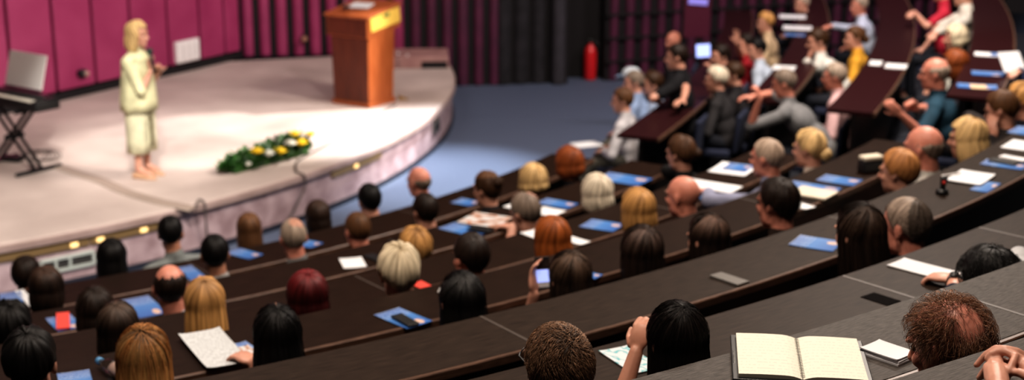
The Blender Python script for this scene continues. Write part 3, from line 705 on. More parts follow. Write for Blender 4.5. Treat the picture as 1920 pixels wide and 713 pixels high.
# pen, desk microphone, black box, bottle
o = empty('pen', at(1783, 329, ZZ[4] + .013), .5); MB().capsule((-.07, 0, .006), (.07, 0, .006), .005, .005).build('barrel', MT['white_plastic'], o, True); MB().capsule((.07, 0, .006), (.082, 0, .006), .004, .001).build('tip', MT['black'], o, True)
tag(o, 'white pen lying on the white papers at right', 'pen')
o = empty('desk_microphone', at(1766, 364, ZZ[4]), 0)
MB().lathe((0, 0, 0), [(.035, 0), (.035, .02), (.022, .03)], 16).build('base', MT['black'], o, True)
MB().capsule((0, 0, .03), (.005, 0, .085), .014, .02).build('stem', MT['black'], o, True)
MB().ball((.0, -.02, .07), .009).build('red_light', mat('red lamp', (.5, .03, .02), .3, **{'Emission Color': (1, .05, .02, 1), 'Emission Strength': .05}), o, True)
tag(o, 'small black desk microphone with red light left of white papers', 'microphone')
o = empty('glasses_case', at(1632, 322, ZZ[3]), .4)
MB().box((0, 0, .04), (.16, .085, .08), bev=.014).build('case', MT['black'], o)
MB().box((0, 0, .095), (.15, .08, .03), bev=.012).build('lid', MT['cream_paper'], o)
tag(o, 'black box with cream lid left of the strawberry-blonde woman', 'box')
p0, p1 = at(190, 679, ZZ[3] + .035), at(232, 700, ZZ[3] + .035); d = (p1 - p0).normalized(); o = empty('plastic_bottle', p0, math.atan2(d.y, d.x))
b = MB().lathe((0, 0, 0), [(.013, 0), (.014, .02), (.032, .06), (.033, .12), (.030, .13), (.033, .14), (.033, .2), (.028, .212)], 18); b.v = [V((v.z, v.x, v.y)) for v in b.v]; b.build('body', MT['glass'], o, True)
b = MB().lathe((0, 0, 0), [(.0125, .085), (.027, .10), (.0285, .19), (.02, .2)], 14); b.v = [V((v.z, v.x, v.y)) for v in b.v]; b.build('label', mat('pale bottle label', (.75, .5, .4), .5), o, True)
b = MB().lathe((0, 0, -.024), [(.016, 0), (.0165, .02), (.014, .024)], 14); b.v = [V((v.z, v.x, v.y)) for v in b.v]; b.build('cap', MT['blue_cap'], o, True)
tag(o, 'clear plastic water bottle with blue cap lying at lower left', 'bottle')
# open notebook on the seventh desk
nb, hw, hh = quad_thing('open_notebook', [(1374, 626), (1600, 640), (1640, 716), (1386, 706)], ZZ[6] + .02, None, 'open cream-paged notebook with black cover on the near desk', 'notebook')
nb.location.z = ZZ[6]
def pages(name, x0, x1, z0, side, m):
    nx, ny = 14, 8; vs = []; uv = []; fs = []
    for j in range(ny + 1):
        for i in range(nx + 1):
            u = i / nx; x = x0 + (x1 - x0) * u; s = u if side < 0 else 1 - u        # s = 1 at the spine
            vs.append((x, -hh + 2 * hh * j / ny, z0 + .010 * (1 - max(0, s - .75) ** 2 * 14) + .002 * math.sin(u * 3))); uv.append((u, j / ny))
    W = nx + 1
    for j in range(ny):
        for i in range(nx): a = j * W + i; fs.append([a, a + 1, a + W + 1, a + W])
    n = len(vs)
    for (x, y, z) in list(vs): vs.append((x, y, z0)); uv.append((0, 0))
    for i in range(nx): fs.append([i, n + i, n + i + 1, i + 1]); a = ny * W + i; fs.append([a, a + 1, n + a + 1, n + a])
    for j in range(ny): a = j * W; fs.append([a, a + W, n + a + W, n + a]); a += nx; fs.append([a, n + a, n + a + W, a + W])
    return mesh(name, vs, fs, m, nb, False, uv)
MB().box((-hw / 2 - .004, 0, .008), (hw + .018, hh * 2 + .026, .014), bev=.003).build('cover', MT['black'], nb)
MB().box((hw / 2 + .004, 0, .008), (hw + .018, hh * 2 + .026, .014), bev=.003).build('cover', MT['black'], nb)
pages('left_pages', -hw + .004, -.001, .0155, -1, MT['handwritten']); pages('right_pages', .001, hw - .004, .0155, 1, MT['handwritten'])
b = MB()
for i in range(26): b.capsule((-.005, -hh * .95 + i * hh * 1.9 / 25, .022), (.005, -hh * .95 + i * hh * 1.9 / 25, .022), .0012, None, 6, 2)
b.build('spiral_binding', MT['socket'], nb)
MB().box((-hw - .006, -.01, .010), (.006, .10, .012), bev=.002).build('pen_loop', MT['chrome'], nb)
o, hw2, hh2 = quad_thing('note_block', [(1620, 648), (1668, 642), (1701, 667), (1677, 694)], ZZ[6] + .01, None, 'small white note block beside the open cream notebook', 'note pad')
o.location.z = ZZ[6]
sheet(o, 'bottom_sheets', hw2, hh2, .001, .006, MT['paper']); sheet(o, 'middle_sheets', hw2 * .98, hh2, .008, .005, MT['paper'], .002, .002, .02); sheet(o, 'top_sheets', hw2 * .97, hh2 * .98, .014, .004, MT['paper'], -.001, .003, -.02, .004)
# right-hand block papers: r = size across the desk, t = size along the desk
def b2_flat(kind, px, py, k, r, t, label, m='paper', under=.001, dr=0):
    p = at(px, py, ZZ[k]); a = math.atan2(p.y - B2Y, p.x - B2X); o = empty('brochure' if kind == 'b' else 'paper_sheet', (p.x, p.y, ZZ[k] + under), a + dr)
    sheet(o, 'cover' if kind == 'b' else 'page', r / 2, t / 2, 0, .004, MT['brochure'] if kind == 'b' else MT[m], curl=.003)
    tag(o, label, 'brochure' if kind == 'b' else 'paper', 'blue conference brochures' if kind == 'b' else 'loose white papers')
b2_flat('p', 1486, 32, 1, .35, .32, 'farther of two long white sheets at top of right block')
b2_flat('p', 1495, 53, 1, .36, .32, 'nearer of two long white sheets at top of right block')
b2_flat('b', 1490, 66, 1, .25, .2, 'blue brochure below the two long white sheets at top')
b2_flat('p', 1470, 128, 1, .24, .26, 'white sheet in front of the white-shirted leaning man')
b2_flat('p', 1642, 119, 2, .12, .26, 'small white paper, left of a pair on the dark desk')
b2_flat('p', 1680, 125, 2, .21, .26, 'wider white paper, right of a pair on the dark desk')
b2_flat('p', 1852, 103, 3, .24, .2, 'white sheet on the plum-lit desk at upper right')
b2_flat('b', 1872, 104, 3, .14, .14, 'blue brochure over the white sheet at upper right', under=.006)
b2_flat('b', 1853, 139, 3, .28, .2, 'blue brochure, middle one on the plum-lit desk', dr=.1)
b2_flat('b', 1832, 163, 3, .32, .2, 'blue brochure nearest the bald teal-shirted man', dr=.1)
b2_flat('p', 1834, 165, 3, .13, .18, 'tan card on blue brochure nearest the teal-shirted man', 'kraft', .007, .15)

# ------------------------------------------------------------------ people
JOBS = []                                        # meshes grown into one skin by a voxel remesh
def job(name, mb, vox, m, parent, color=None, smooth=3, extra=None):
    me = bpy.data.meshes.new(name); me.from_pydata([tuple(v) for v in mb.v], [], mb.f); me.update()
    JOBS.append((name, me, vox, m, parent, color, smooth, extra))
def run_jobs():
    obs = []
    for name, me, vox, m, parent, color, smooth, extra in JOBS:
        o = bpy.data.objects.new('tmp', me); COL.objects.link(o)
        r = o.modifiers.new('r', 'REMESH'); r.mode = 'VOXEL'; r.voxel_size = vox; r.use_smooth_shade = True
        if smooth: s = o.modifiers.new('s', 'SMOOTH'); s.factor = .5; s.iterations = smooth
        obs.append(o)
    dg = bpy.context.evaluated_depsgraph_get(); dg.update()
    for o, (name, me, vox, m, parent, color, smooth, extra) in zip(obs, JOBS):
        nm = bpy.data.meshes.new_from_object(o.evaluated_get(dg)); nm.name = name
        nm.materials.clear(); nm.materials.append(m)
        nm.polygons.foreach_set('use_smooth', [True] * len(nm.polygons))
        if extra: extra(nm)
        q = bpy.data.objects.new(name, nm); COL.objects.link(q); q.parent = parent
        if color: q.color = (*color, 1)
    for o in obs: me = o.data; bpy.data.objects.remove(o); bpy.data.meshes.remove(me)

SK = {'fair': (.56, .30, .22), 'rosy': (.60, .26, .19), 'tan': (.46, .23, .15), 'mid': (.50, .26, .18)}
HC = {'black': (.006, .005, .005), 'dark': (.018, .010, .007), 'brown': (.05, .024, .012), 'mid': (.11, .052, .024), 'auburn': (.23, .062, .018),
      'copper': (.30, .085, .02), 'red': (.12, .012, .014), 'honey': (.52, .28, .10), 'blonde': (.62, .42, .20), 'silver': (.66, .56, .40), 'white': (.66, .58, .46),
      'grey': (.20, .155, .125), 'lgrey': (.34, .27, .215), 'strawberry': (.42, .19, .07)}
def zhair(th):
    return float(np.interp(abs(th), [0, 40, 65, 80, 95, 115, 140, 180], [.085, .078, .03, -.012, .018, -.012, -.048, -.062]))
HCEN = V((0, -.012, .03)); HSEM = (.0765, .0995, .094)
CROWN = V((0, -.42, .907)).normalized()
E1 = V((0, 1, 0)); E1 = (E1 - CROWN * E1.dot(CROWN)).normalized(); E2 = V((1, 0, 0))
def hdir(ps, ph): return CROWN * math.cos(ps) + (E1 * math.cos(ph) + E2 * math.sin(ph)) * math.sin(ps)
def hpt(d, off=0): return HCEN + V((d.x * (HSEM[0] + off), d.y * (HSEM[1] + off), d.z * (HSEM[2] + off)))
def guide(ph, style, L, front_bald=0):
    """polyline on the scalp for one direction round the crown, then hanging free for long hair"""
    pts = []; 
    for i in range(90):
        ps = .03 + 2.6 * i / 89; d = hdir(ps, ph); p = hpt(d)
        th = math.degrees(math.atan2(abs(p.x), p.y + .012))
        if L is None:
            pts.append(p)
            if p.z < zhair(th) or (style == 'recede' and th < 62 and p.z < .10): break
        else:
            pts.append(p)
            if th < 50:
                if p.z < .078: break
            elif p.z < .004:
                n = 16; out = V((p.x, p.y + .02, 0)).normalized()
                for j in range(1, n + 1):
                    t = j / n; fl_ = 1 + .16 * math.sin(t * 2.2) - (.10 * t * t if L > .2 else .30 * t * t)
                    pts.append(V((p.x * fl_, (p.y + .02) * fl_ - .02 - .02 * t * (1 if L > .2 else 0), p.z - (L + .0) * t)))
                break
    return pts
def resample(pts, n):
    d = [0]
    for a, b in zip(pts[:-1], pts[1:]): d.append(d[-1] + (b - a).length)
    T = d[-1] or 1e-6; out = []; k = 0
    for i in range(n):
        s = T * i / (n - 1)
        while k < len(d) - 2 and d[k + 1] < s: k += 1
        f = (s - d[k]) / max(d[k + 1] - d[k], 1e-9); out.append(pts[k].lerp(pts[k + 1], min(max(f, 0), 1)))
    return out, T
def hair_mesh(style, col, root=None, L=None, fluff=.009, part=False, seed=0, nphi=72, nt=24, messy=.004, scalp=(.45, .25, .18), tint=None):
    col = np.array(col); root = np.array(root if root else col); scalp = np.array(scalp)
    vs = []; uv = []; cs = []; fs = []; off = V((seed * 3.1, seed * 1.7, 0))
    for i in range(nphi):
        ph = 2 * PI * i / nphi; g, T = resample(guide(ph, style, L), nt)
        for j, p in enumerate(g):
            t = j / (nt - 1); c = V((HCEN.x, HCEN.y, max(p.z, HCEN.z) if L is None else max(HCEN.z, p.z)))
            c = V((0, -.012, HCEN.z)) if p.z > HCEN.z or L is None else V((0, -.012, p.z))
            nrm = (p - c).normalized()
            th = fluff * min(1, .55 + 2.2 * t) * (1 - .75 * t ** 5 if L is None else 1 - .2 * t)
            nz = noise.noise(V((math.cos(ph) * 5.5, math.sin(ph) * 5.5, t * 2.0)) + off) * messy + noise.noise(V((math.cos(ph) * 15, math.sin(ph) * 15, t * 2.4)) + off) * messy * .6
            edge = .35 if (j == nt - 1 and L is None) else 1
            vs.append(p + nrm * max((th + nz) * edge, -.004)); uv.append((i / nphi, t))
            k = min(1, t / .3); cc = root * (1 - k) + col * k
            cc = cc * (1 + .30 * noise.noise(V((math.cos(ph) * 9, math.sin(ph) * 9, t * 1.2)) + off * 2))
            if part and (i <= 0) and t > .05: cc = .45 * cc + .55 * scalp
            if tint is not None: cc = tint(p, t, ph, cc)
            cs.append(np.clip(cc, .001, 1))
    for i in range(nphi):
        i2 = (i + 1) % nphi
        for j in range(nt - 1): fs.append([i * nt + j, i * nt + j + 1, i2 * nt + j + 1, i2 * nt + j])
    fs.append([i * nt for i in range(nphi)][::-1])
    # turn the rim inward so the hair has thickness from every side
    n0 = len(vs)
    for i in range(nphi):
        p = vs[i * nt + nt - 1]; c = V((0, -.012, p.z)); q = c + (p - c) * (.84 if L is None else .55) + V((0, 0, .012))
        vs.append(q); uv.append((i / nphi, 1)); cs.append(cs[i * nt + nt - 1] * .35)
    for i in range(nphi):
        i2 = (i + 1) % nphi; fs.append([i * nt + nt - 1, n0 + i, n0 + i2, i2 * nt + nt - 1])
    return vs, fs, uv, cs
def ring_mesh(col, top=.055, fluff=.006, seed=0, nphi=64, nt=10, front=58):
    """fringe of hair round a bald head"""
    col = np.array(col); vs = []; uv = []; cs = []; fs = []; ok = []
    for i in range(nphi):
        ph = 2 * PI * i / nphi; g = guide(ph, 'short', None); g = [p for p in g if p.z < top + .02 * noise.noise(V((ph * 3, seed, 0)))]
        th = math.degrees(math.atan2(abs(g[-1].x), g[-1].y + .012)) if g else 0
        good = len(g) > 3 and th > front
        if not good: g = [hpt(hdir(1.3, ph), -.01)] * 4
        ok.append(good); g, T = resample(g, nt)
        for j, p in enumerate(g):
            t = j / (nt - 1); n_ = (p - HCEN).normalized(); e = math.sin(PI * min(max(t, .0), 1)) ** .5
            vs.append(p + n_ * (fluff * e - .003 + .002 * noise.noise(p * 60))); uv.append((i / nphi, t)); cs.append(col * (.8 + .4 * random.random()))
    for i in range(nphi):
        i2 = (i + 1) % nphi
        if ok[i] and ok[i2]:
            for j in range(nt - 1): fs.append([i * nt + j, i * nt + j + 1, i2 * nt + j + 1, i2 * nt + j])
    return vs, fs, uv, cs
def strands(n, col, L=None, style='short', fluff=.01, length=.04, rad=.0006, lift=.01, swirl=.5, var=.35, bald=None, npts=6, tmin=0, seed=0, root=None, wild=.3):
    rnd = random.Random(seed); vs = []; fs = []; cs = []; cache = {}; col = np.array(col)
    for s in range(n):
        ph = rnd.uniform(0, 2 * PI); key = int(ph / (2 * PI) * 90)
        if key not in cache: cache[key] = resample(guide(key * 2 * PI / 90, style, L), 40)
        g, T = cache[key]
        if L is None:
            ps = math.acos(1 - rnd.random() * 1.75); d = hdir(ps, ph); p = hpt(d); th = math.degrees(math.atan2(abs(p.x), p.y + .012))
            if p.z < zhair(th) - .0: continue
            if bald and bald(p, rnd): continue
            tang = (E1 * math.cos(ph) + E2 * math.sin(ph)) * math.cos(ps) - CROWN * math.sin(ps); side = d.cross(tang)
            a = swirl + rnd.gauss(0, wild + max(0, .45 - ps) * 4) + 1.2 * noise.noise(p * 22 + V((seed, 0, 0))); dirn = (tang * math.cos(a) + side * math.sin(a)).normalized(); nrm = (p - HCEN).normalized()
            ln = length * rnd.uniform(.6, 1.15); lf = lift * rnd.uniform(.3, 1.3); path = []
            for k in range(npts):
                t = k / (npts - 1); q = p + dirn * ln * t; dd = (q - HCEN); 
                e = V((dd.x / HSEM[0], dd.y / HSEM[1], dd.z / HSEM[2])).normalized(); base = hpt(e, -.002 + fluff * min(1, t * 2.2))
                path.append(base + nrm * lf * math.sin(t * 2.2) - V((0, 0, 1)) * .004 * t * t)
        else:
            t0 = rnd.uniform(tmin, .75); t1 = min(1.0, t0 + rnd.uniform(.25, .5)); path = []; w = rnd.uniform(-1, 1) * .006; o_ = rnd.uniform(.2, 1.25) * fluff
            fz = rnd.uniform(0, 6)
            for k in range(npts):
                t = t0 + (t1 - t0) * k / (npts - 1); f = t * 39; i0 = min(int(f), 38); q = g[i0].lerp(g[i0 + 1], f - i0)
                c = V((0, -.012, HCEN.z)) if q.z > HCEN.z else V((0, -.012, q.z)); nrm = (q - c).normalized(); sd = nrm.cross(V((0, 0, 1))) if abs(nrm.z) < .95 else V((1, 0, 0))
                jit = ((ph / (2 * PI) * 90) - key - .5) * .012
                path.append(q + nrm * (o_ + .002 * math.sin(fz + t * 5)) + sd * (jit + w * t * math.sin(fz + 3 * t)))
        cc = np.clip(col * (1 + rnd.uniform(-var, var)), .001, 1)
        n0 = len(vs)
        for k, q in enumerate(path):
            dd = (path[min(k + 1, npts - 1)] - path[max(k - 1, 0)]); 
            if dd.length < 1e-7: dd = V((0, 0, 1))
            a = dd.normalized().orthogonal().normalized(); b = dd.normalized().cross(a); r = rad * (1 - .75 * (k / (npts - 1)) ** 2)
            for m in range(3):
                t = 2 * PI * m / 3; vs.append(q + (a * math.cos(t) + b * math.sin(t)) * r); cs.append(cc)
        for k in range(npts - 1):
            for m in range(3):
                m2 = (m + 1) % 3; fs.append([n0 + k * 3 + m, n0 + k * 3 + m2, n0 + (k + 1) * 3 + m2, n0 + (k + 1) * 3 + m])
    return vs, fs, cs

def head_blobs(mb, T, male=True, s=1.0):
    """head of the figure; T maps head coordinates to figure coordinates"""
    R3 = T[1]; P = lambda *c: T[0] + R3 @ (V(c) * s)
    S = lambda *r: tuple(x * s for x in r)
    mb.ball(P(0, -.012, .03), S(.0745, .097, .091), R3, 20, 14)
    mb.ball(P(0, .03, -.03), S(.057, .060, .085), R3, 16, 10)
    mb.ball(P(0, .050, -.062), S(.045, .042, .045), R3)
    mb.ball(P(0, .068, -.096), S(.021, .02, .019), R3)
    for x in (-1, 1):
        mb.ball(P(x * .040, .012, -.062), S(.020, .042, .034), R3)
        mb.ball(P(x * .036, .062, -.018), S(.022, .022, .022), R3)
        mb.ball(P(x * .028, .079, .034), S(.026, .012, .009), R3)
        mb.ball(P(x * .078, -.010, .0), S(.009, .019, .032), R3 @ Matrix.Rotation(x * R(18), 3, 'Z'))
        mb.ball(P(x * .076, -.004, -.022), S(.009, .011, .013), R3)
        mb.ball(P(x * .011, .094, -.024), S(.010, .011, .009), R3, 10, 6)
    mb.capsule(P(0, .083, .022), P(0, .112, -.018), .008 * s, .0115 * s)
    mb.ball(P(0, .083, -.050), S(.024, .013, .008), R3, 12, 6); mb.ball(P(0, .081, -.061), S(.021, .013, .008), R3, 12, 6)
def hand_blobs(mb, w, f, nrm, side, s=1.0, curl=.4, spread=.1, left=False):
    """palm, four unequal bent fingers and a thumb; f = finger direction, nrm = palm normal, side = towards the thumb"""
    f = V(f).normalized(); nrm = V(nrm); nrm = (nrm - f * nrm.dot(f)).normalized(); sd = f.cross(nrm); 
    if sd.dot(V(side)) < 0: sd = -sd
    pc = w + f * .048 * s; rot = Matrix((sd, f, nrm)).transposed()
    mb.ball(pc, (.041 * s, .052 * s, .017 * s), rot, 14, 8)
    for i, (o, ln, r) in enumerate(((.030, .075, .0085), (.010, .083, .009), (-.010, .077, .0085), (-.028, .060, .0078))):
        p = w + f * .088 * s + sd * o * s; a = curl * (1 + .12 * i); d = (f + sd * spread * (1.2 - i * .8)).normalized()
        d1 = (d * math.cos(a * .6) + nrm * math.sin(a * .6)); d2 = (d * math.cos(a * 1.5) + nrm * math.sin(a * 1.5)); d3 = (d * math.cos(a * 2.2) + nrm * math.sin(a * 2.2))
        q1 = p + d1 * ln * .46 * s; q2 = q1 + d2 * ln * .32 * s; q3 = q2 + d3 * ln * .22 * s
        mb.chain([w + f * .05 * s + sd * o * .8 * s, p, q1, q2, q3], [.012 * s, r * 1.08 * s, r * s, r * .92 * s, r * .8 * s], 8)
    p = w + f * .022 * s + sd * .030 * s; d = (f * .75 + sd * .75 + nrm * .35).normalized(); q = p + d * .042 * s; q2 = q + (f * .9 + sd * .25 + nrm * .4).normalized() * .032 * s
    mb.chain([p, q, q2], [.014 * s, .0105 * s, .009 * s], 8)
def elbow(S, W, a, b, hint):
    d = W - S; L = min(d.length, (a + b) * .995); d.normalize(); x = (a * a - b * b + L * L) / (2 * L); h = math.sqrt(max(a * a - x * x, 0))
    hn = V(hint); hn = (hn - d * hn.dot(d)).normalized(); return S + d * x + hn * h, S + d * L

PEOPLE = []; WRIST = {}
def person(k, px, py, style, hair, shirt, short, label, skin='fair', s=1.08, off=.30, block=1, dz=.22, yaw=0, pitch=8, roll=0, root=None, L=None, fluff=.009, part=False,
           lean=.13, lh='lap', rh='lap', sleeve=1.0, face=False, messy=.004, nstr=0, strand_kw=None, pants=(.02, .022, .03), male=True, turn=0, head_pos=None, stand=False,
           look=(-3.5, 15.0), vox=None, cap=None, tint=None, base=None, body_yaw=None, curlh=.5, hat=None, zfloor=None, hscale=None, tilt_dz=0, hand_dir=None, hand_side=None, legs=True, custom=None, bun=None, ringtop=.055, ringfront=58):
    if head_pos is not None: H = V(head_pos)
    elif block == 1: H = at_cyl(px, py, (RR[k] if k >= 0 else RR[0] - 1.0) + off)
    else: H = at(px, py, (ZZ[k] if k >= 0 else ZZ[0] - .245) + dz)
    zf = fl(k) if zfloor is None else zfloor
    ctr = V((CX, CY)) if block == 1 else V((B2X, B2Y))
    if body_yaw is None:
        f2 = (ctr - H.xy); by = math.atan2(f2.y, f2.x) - PI / 2 + R(turn)
    else: by = body_yaw
    fx = V((-math.sin(by), math.cos(by), 0))
    lookd = V(look) - H.xy; hy = math.atan2(lookd.y, lookd.x) - PI / 2 - by
    hy = (hy + PI) % (2 * PI) - PI; hy = max(-R(70), min(R(70), hy)) + R(yaw)
    root_loc = V((H.x, H.y, zf)) - fx * lean
    rt = empty('person', root_loc, by)
    Rinv = Matrix.Rotation(-by, 3, 'Z'); loc = lambda p: Rinv @ (V(p) - root_loc)
    Hc = loc(H); R3 = Matrix.Rotation(hy, 3, 'Z') @ Matrix.Rotation(-R(pitch), 3, 'X') @ Matrix.Rotation(R(roll), 3, 'Y')
    dist = (H - CAM).length; vx = vox or min(.0125, max(.0055, dist * .00115))
    T = (Hc, R3); hd = lambda *c: Hc + R3 @ (V(c) * s)
    body = MB(); head_blobs(body, T, male, s)
    nb_ = Hc + V((0, -.045, -.155 * s)) if not stand else Hc + V((0, -.035, -.165 * s))
    body.capsule(nb_ - V((0, .01, .02)), hd(0, -.02, -.02), .058 * s, .052 * s)
    shw = (.175 if male else .155) * s
    if stand: seatz = .86; pel = V((0, 0, seatz))
    else: pel = V((0, 0, .52))
    chest = nb_.lerp(pel, .36) + V((0, .005, 0)); abd = nb_.lerp(pel, .72)
    tr = Matrix.Rotation(-math.atan2(nb_.y - pel.y, max(nb_.z - pel.z, .05)), 3, 'X')
    g = 1.0 if male else .92
    shirtm = MB()
    for mb, e in ((body, 0), (shirtm, .013)):
        mb.ball(chest, ((.155 * s + e) * g, .108 * s + e, .165 + e), tr, 16, 10); mb.ball(abd, ((.15 * s + e) * g, .112 * s + e, .16 + e), tr, 16, 10)
        mb.ball(pel, (.17 * g + e, .13 + e, .12 + e), None, 16, 10)
        for x in (-1, 1): mb.capsule(nb_ + V((x * .03, -.01, -.03)), nb_ + V((x * shw, -.0, -.075)), .050 * s + e * .8, .055 * s + e)
    shirtm.capsule(nb_ - V((0, .012, .05)), nb_ + V((0, .002, .028)), .070 * s, .066 * s)
    # arms
    dk = .92
    for x, tgt in ((-1, lh), (1, rh)):
        S = nb_ + V((x * shw, 0, -.085))
        hint = V((x * .7, -.5, -.6)); fdir = None; nr = V((0, 0, -1)); cu = curlh; sd = V((-x, .2, .2))
        if tgt == 'lap': W = V((x * .13, .27, .60)); fdir = V((-x * .4, .9, -.25)); hint = V((x, -.4, -.3))
        elif tgt == 'desk': W = V((x * .17, lean + off + .02, dk + .045)); fdir = V((-x * .6, .8, 0)); hint = V((x, -.1, .1))
        elif tgt == 'down': W = S + V((x * .08, .08, -.50)); fdir = V((0, .15, -1)); nr = V((-x, 0, 0)); hint = V((x * .3, -1, 0)); sd = V((0, 1, 0))
        elif tgt == 'chin': W = hd(x * .02, .125, -.155); fdir = hd(x * .01, .088, -.08) - W; nr = -(R3 @ V((0, 1, 0))); hint = V((x * .5, .2, -1)); cu = 1.0; sd = V((-x, 0, 0))
        elif tgt == 'cheek': W = hd(x * .105, .06, -.15); fdir = R3 @ V((-x * .15, -.15, 1)); nr = R3 @ V((-x, 0, 0)); hint = V((x, .2, -1)); cu = .6; sd = R3 @ V((0, 1, 0))
        else:
            W = loc(tgt[0]); fdir = V(tgt[1]) if len(tgt) > 1 and tgt[1] else None; nr = V(tgt[2]) if len(tgt) > 2 and tgt[2] else nr; hint = V(tgt[3]) if len(tgt) > 3 and tgt[3] else hint
            cu = tgt[4] if len(tgt) > 4 else cu; sd = V(tgt[5]) if len(tgt) > 5 else sd
        ua, fa_ = .285 * s, .25 * s; El, W2 = elbow(S, W, ua, fa_, hint); W = W2 if (W2 - W).length > .01 else W
        WRIST[short, x] = (root_loc + Matrix.Rotation(by, 3, 'Z') @ W, Matrix.Rotation(by, 3, 'Z') @ (W - El).normalized())
        body.chain([S, S.lerp(El, .4), El], [.047 * s * g, .044 * s * g, .036 * s * g]); body.chain([El, El.lerp(W, .3), W], [.036 * s * g, .038 * s * g, .026 * s * g])
        if fdir is None: fdir = (W - El).normalized()
        if not custom: hand_blobs(body, W, fdir, nr, sd, s, cu)
        e = .012
        if sleeve >= .45: shirtm.chain([S, S.lerp(El, .4), El], [.05 * s * g + e, .047 * s * g + e, .041 * s * g + e])
        else: shirtm.chain([S, S.lerp(El, .7)], [.05 * s * g + e, .047 * s * g + e])
        if sleeve > .6: q = El.lerp(W, min(1, (sleeve - .5) * 1.9)); shirtm.chain([El, q], [.041 * s * g + e, .031 * s * g + e])
    if custom: custom(body, loc)
    # legs
    pm = MB(); pm.ball(pel - V((0, 0, .01)), (.182 * g, .142, .118), None, 14, 8); shoes = []
    for x in (-1, 1):
        if stand: kn, an = V((x * .085, .01, .48)), V((x * .085 + .0, -.01 , .10)); hp_ = pel + V((x * .09, 0, -.06))
        else: hp_ = pel + V((x * .095, .03, -.01)); kn, an = V((x * .125, .41, .50)), V((x * .125, .39, .09))
        if not stand and base: kn, an = base(x)
        body.chain([hp_, kn], [.075, .052]); body.chain([kn, an], [.05, .036]); ft = V((0, .13, -.05)) if stand or not base else V((0, .12, .02)); body.chain([an, an + ft], [.036, .028])
        pm.chain([hp_, kn], [.09, .067]); pm.chain([kn, kn.lerp(an, .97 if not stand else .55)], [.066, .058 if not stand else .075])
        shoes.append((an, ft))
    if cap != 'presenter':
        for an, ft in shoes: MB().capsule(an + V((0, -.02, -.055)), an + ft + V((0, .02, -.005)), .042, .036).build('shoe', MT['black'], rt, True)
    job('body', body, vx, MT['skin'], rt, SK[skin]); job('shirt', shirtm, max(vx, .009), MT['cloth'], rt, shirt, 4)
    if cap != 'presenter': job('trousers', pm, .014, MT['cloth'], rt, pants, 3)
    # hair
    def place(vs): return [Hc + R3 @ (V(v) * s) for v in vs]
    hcol = HC[hair] if isinstance(hair, str) else hair
    sd_ = int(px * 7 + py) % 97
    hs = None
    if style in ('short', 'recede', 'crop', 'long', 'bob', 'curly', 'bun'):
        if style == 'crop': fluff = min(fluff, .004); messy = .0015
        if style == 'curly': messy = max(messy, .014); fluff = max(fluff, .024)
        if style == 'long' and L is None: L = .26
        if style == 'bob' and L is None: L = .115
        vs, fs, uv, cs = hair_mesh('recede' if style == 'recede' else 'short', hcol, root, L if style in ('long', 'bob') else L, fluff, part, sd_, messy=messy, tint=tint, scalp=tuple(.8 * c for c in SK[skin]))
        hs = mesh('hair', place(vs), fs, MT['hair'], rt, True, uv, cs)
        if style == 'bun' or bun:
            b = MB(); bc = bun or (0, -.125, .02); b.ball(bc, (.045, .038, .042), None, 18, 12)
            vv = [v + (v - V(bc)).normalized() * .006 * noise.noise(v * 70) for v in b.v]
            mesh('bun', place(vv), b.f, MT['hair'], hs, True, [(i * .13 % 1, .5) for i in range(len(vv))], [np.array(hcol) * .9] * len(vv))
    elif style == 'fringe':
        vs, fs, uv, cs = ring_mesh(hcol, ringtop, .007, sd_, front=ringfront); hs = mesh('hair', place(vs), fs, MT['hair'], rt, True, uv, cs)
    if nstr:
        kw = dict(L=L if style in ('long', 'bob') else None, fluff=fluff, seed=sd_); kw.update(strand_kw or {})
        vs, fs, cs = strands(nstr, kw.pop('col', hcol), **kw); mesh('hair_strands', place(vs), fs, MT['strand'], hs or rt, True, None, cs)
    if face:
        for x in (-1, 1): MB().ball(hd(x * .030, .0755, .012), .0100 * s, R3, 10, 6).build('eye', MT['eye'], rt, True)
        b = MB()
        for x in (-1, 1): b.chain([hd(x * .014, .094, .034), hd(x * .032, .089, .040), hd(x * .047, .076, .034)], [.0035 * s] * 3, 6)
        mesh('eyebrows', b.v, b.f, MT['hair'], rt, True, [(0, 0)] * len(b.v), [np.array(hcol) * .7] * len(b.v))
    tag(rt, label, 'person', 'seated audience' if not stand else None)
    PEOPLE.append((rt, short, k, block, stand))
    return rt, hd, Hc, R3, loc, root_loc, by
W_ = lambda px, py, z: at(px, py, z)
white, navy, black_, gry = (.62, .62, .64), (.015, .02, .05), (.008, .008, .009), (.10, .10, .11)
DARKS = [(.02, .02, .025), (.03, .03, .04), (.015, .02, .04), (.05, .02, .02), (.012, .012, .014)]
# --- row of seats in front of the foremost desk
person(-1, 50, 520, 'short', 'dark', (.03, .02, .02), 'dark-haired person at far left front', 'dark brown haired person at far left, farthest row, by the stage front', fluff=.014)
person(-1, 210, 487, 'long', 'black', (.03, .035, .09), 'black bell-haired woman', 'woman with black bell-shaped long hair right of the ventilation grille', L=.20, fluff=.02, male=False)
person(-1, 320, 440, 'short', 'black', (.22, .24, .24), 'tall black-haired man in grey collar', 'tall man with black cropped hair and grey collar against the stage front', skin='tan', fluff=.008, s=1.05)
person(-1, 467, 434, 'long', 'mid', (.02, .02, .025), 'light brown long-haired woman', 'woman with light brown long hair against the stage front, centre left', L=.2, fluff=.008, male=False, root=(.2, .1, .05))
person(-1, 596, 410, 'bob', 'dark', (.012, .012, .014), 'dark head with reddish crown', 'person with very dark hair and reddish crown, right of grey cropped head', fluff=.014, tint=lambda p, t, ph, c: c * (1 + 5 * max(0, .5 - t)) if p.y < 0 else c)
person(-1, 692, 378, 'short', 'black', (.035, .028, .024), 'black-haired person by the stage corner', 'black-haired person with dark jacket, left of the bald man near stage', fluff=.012)
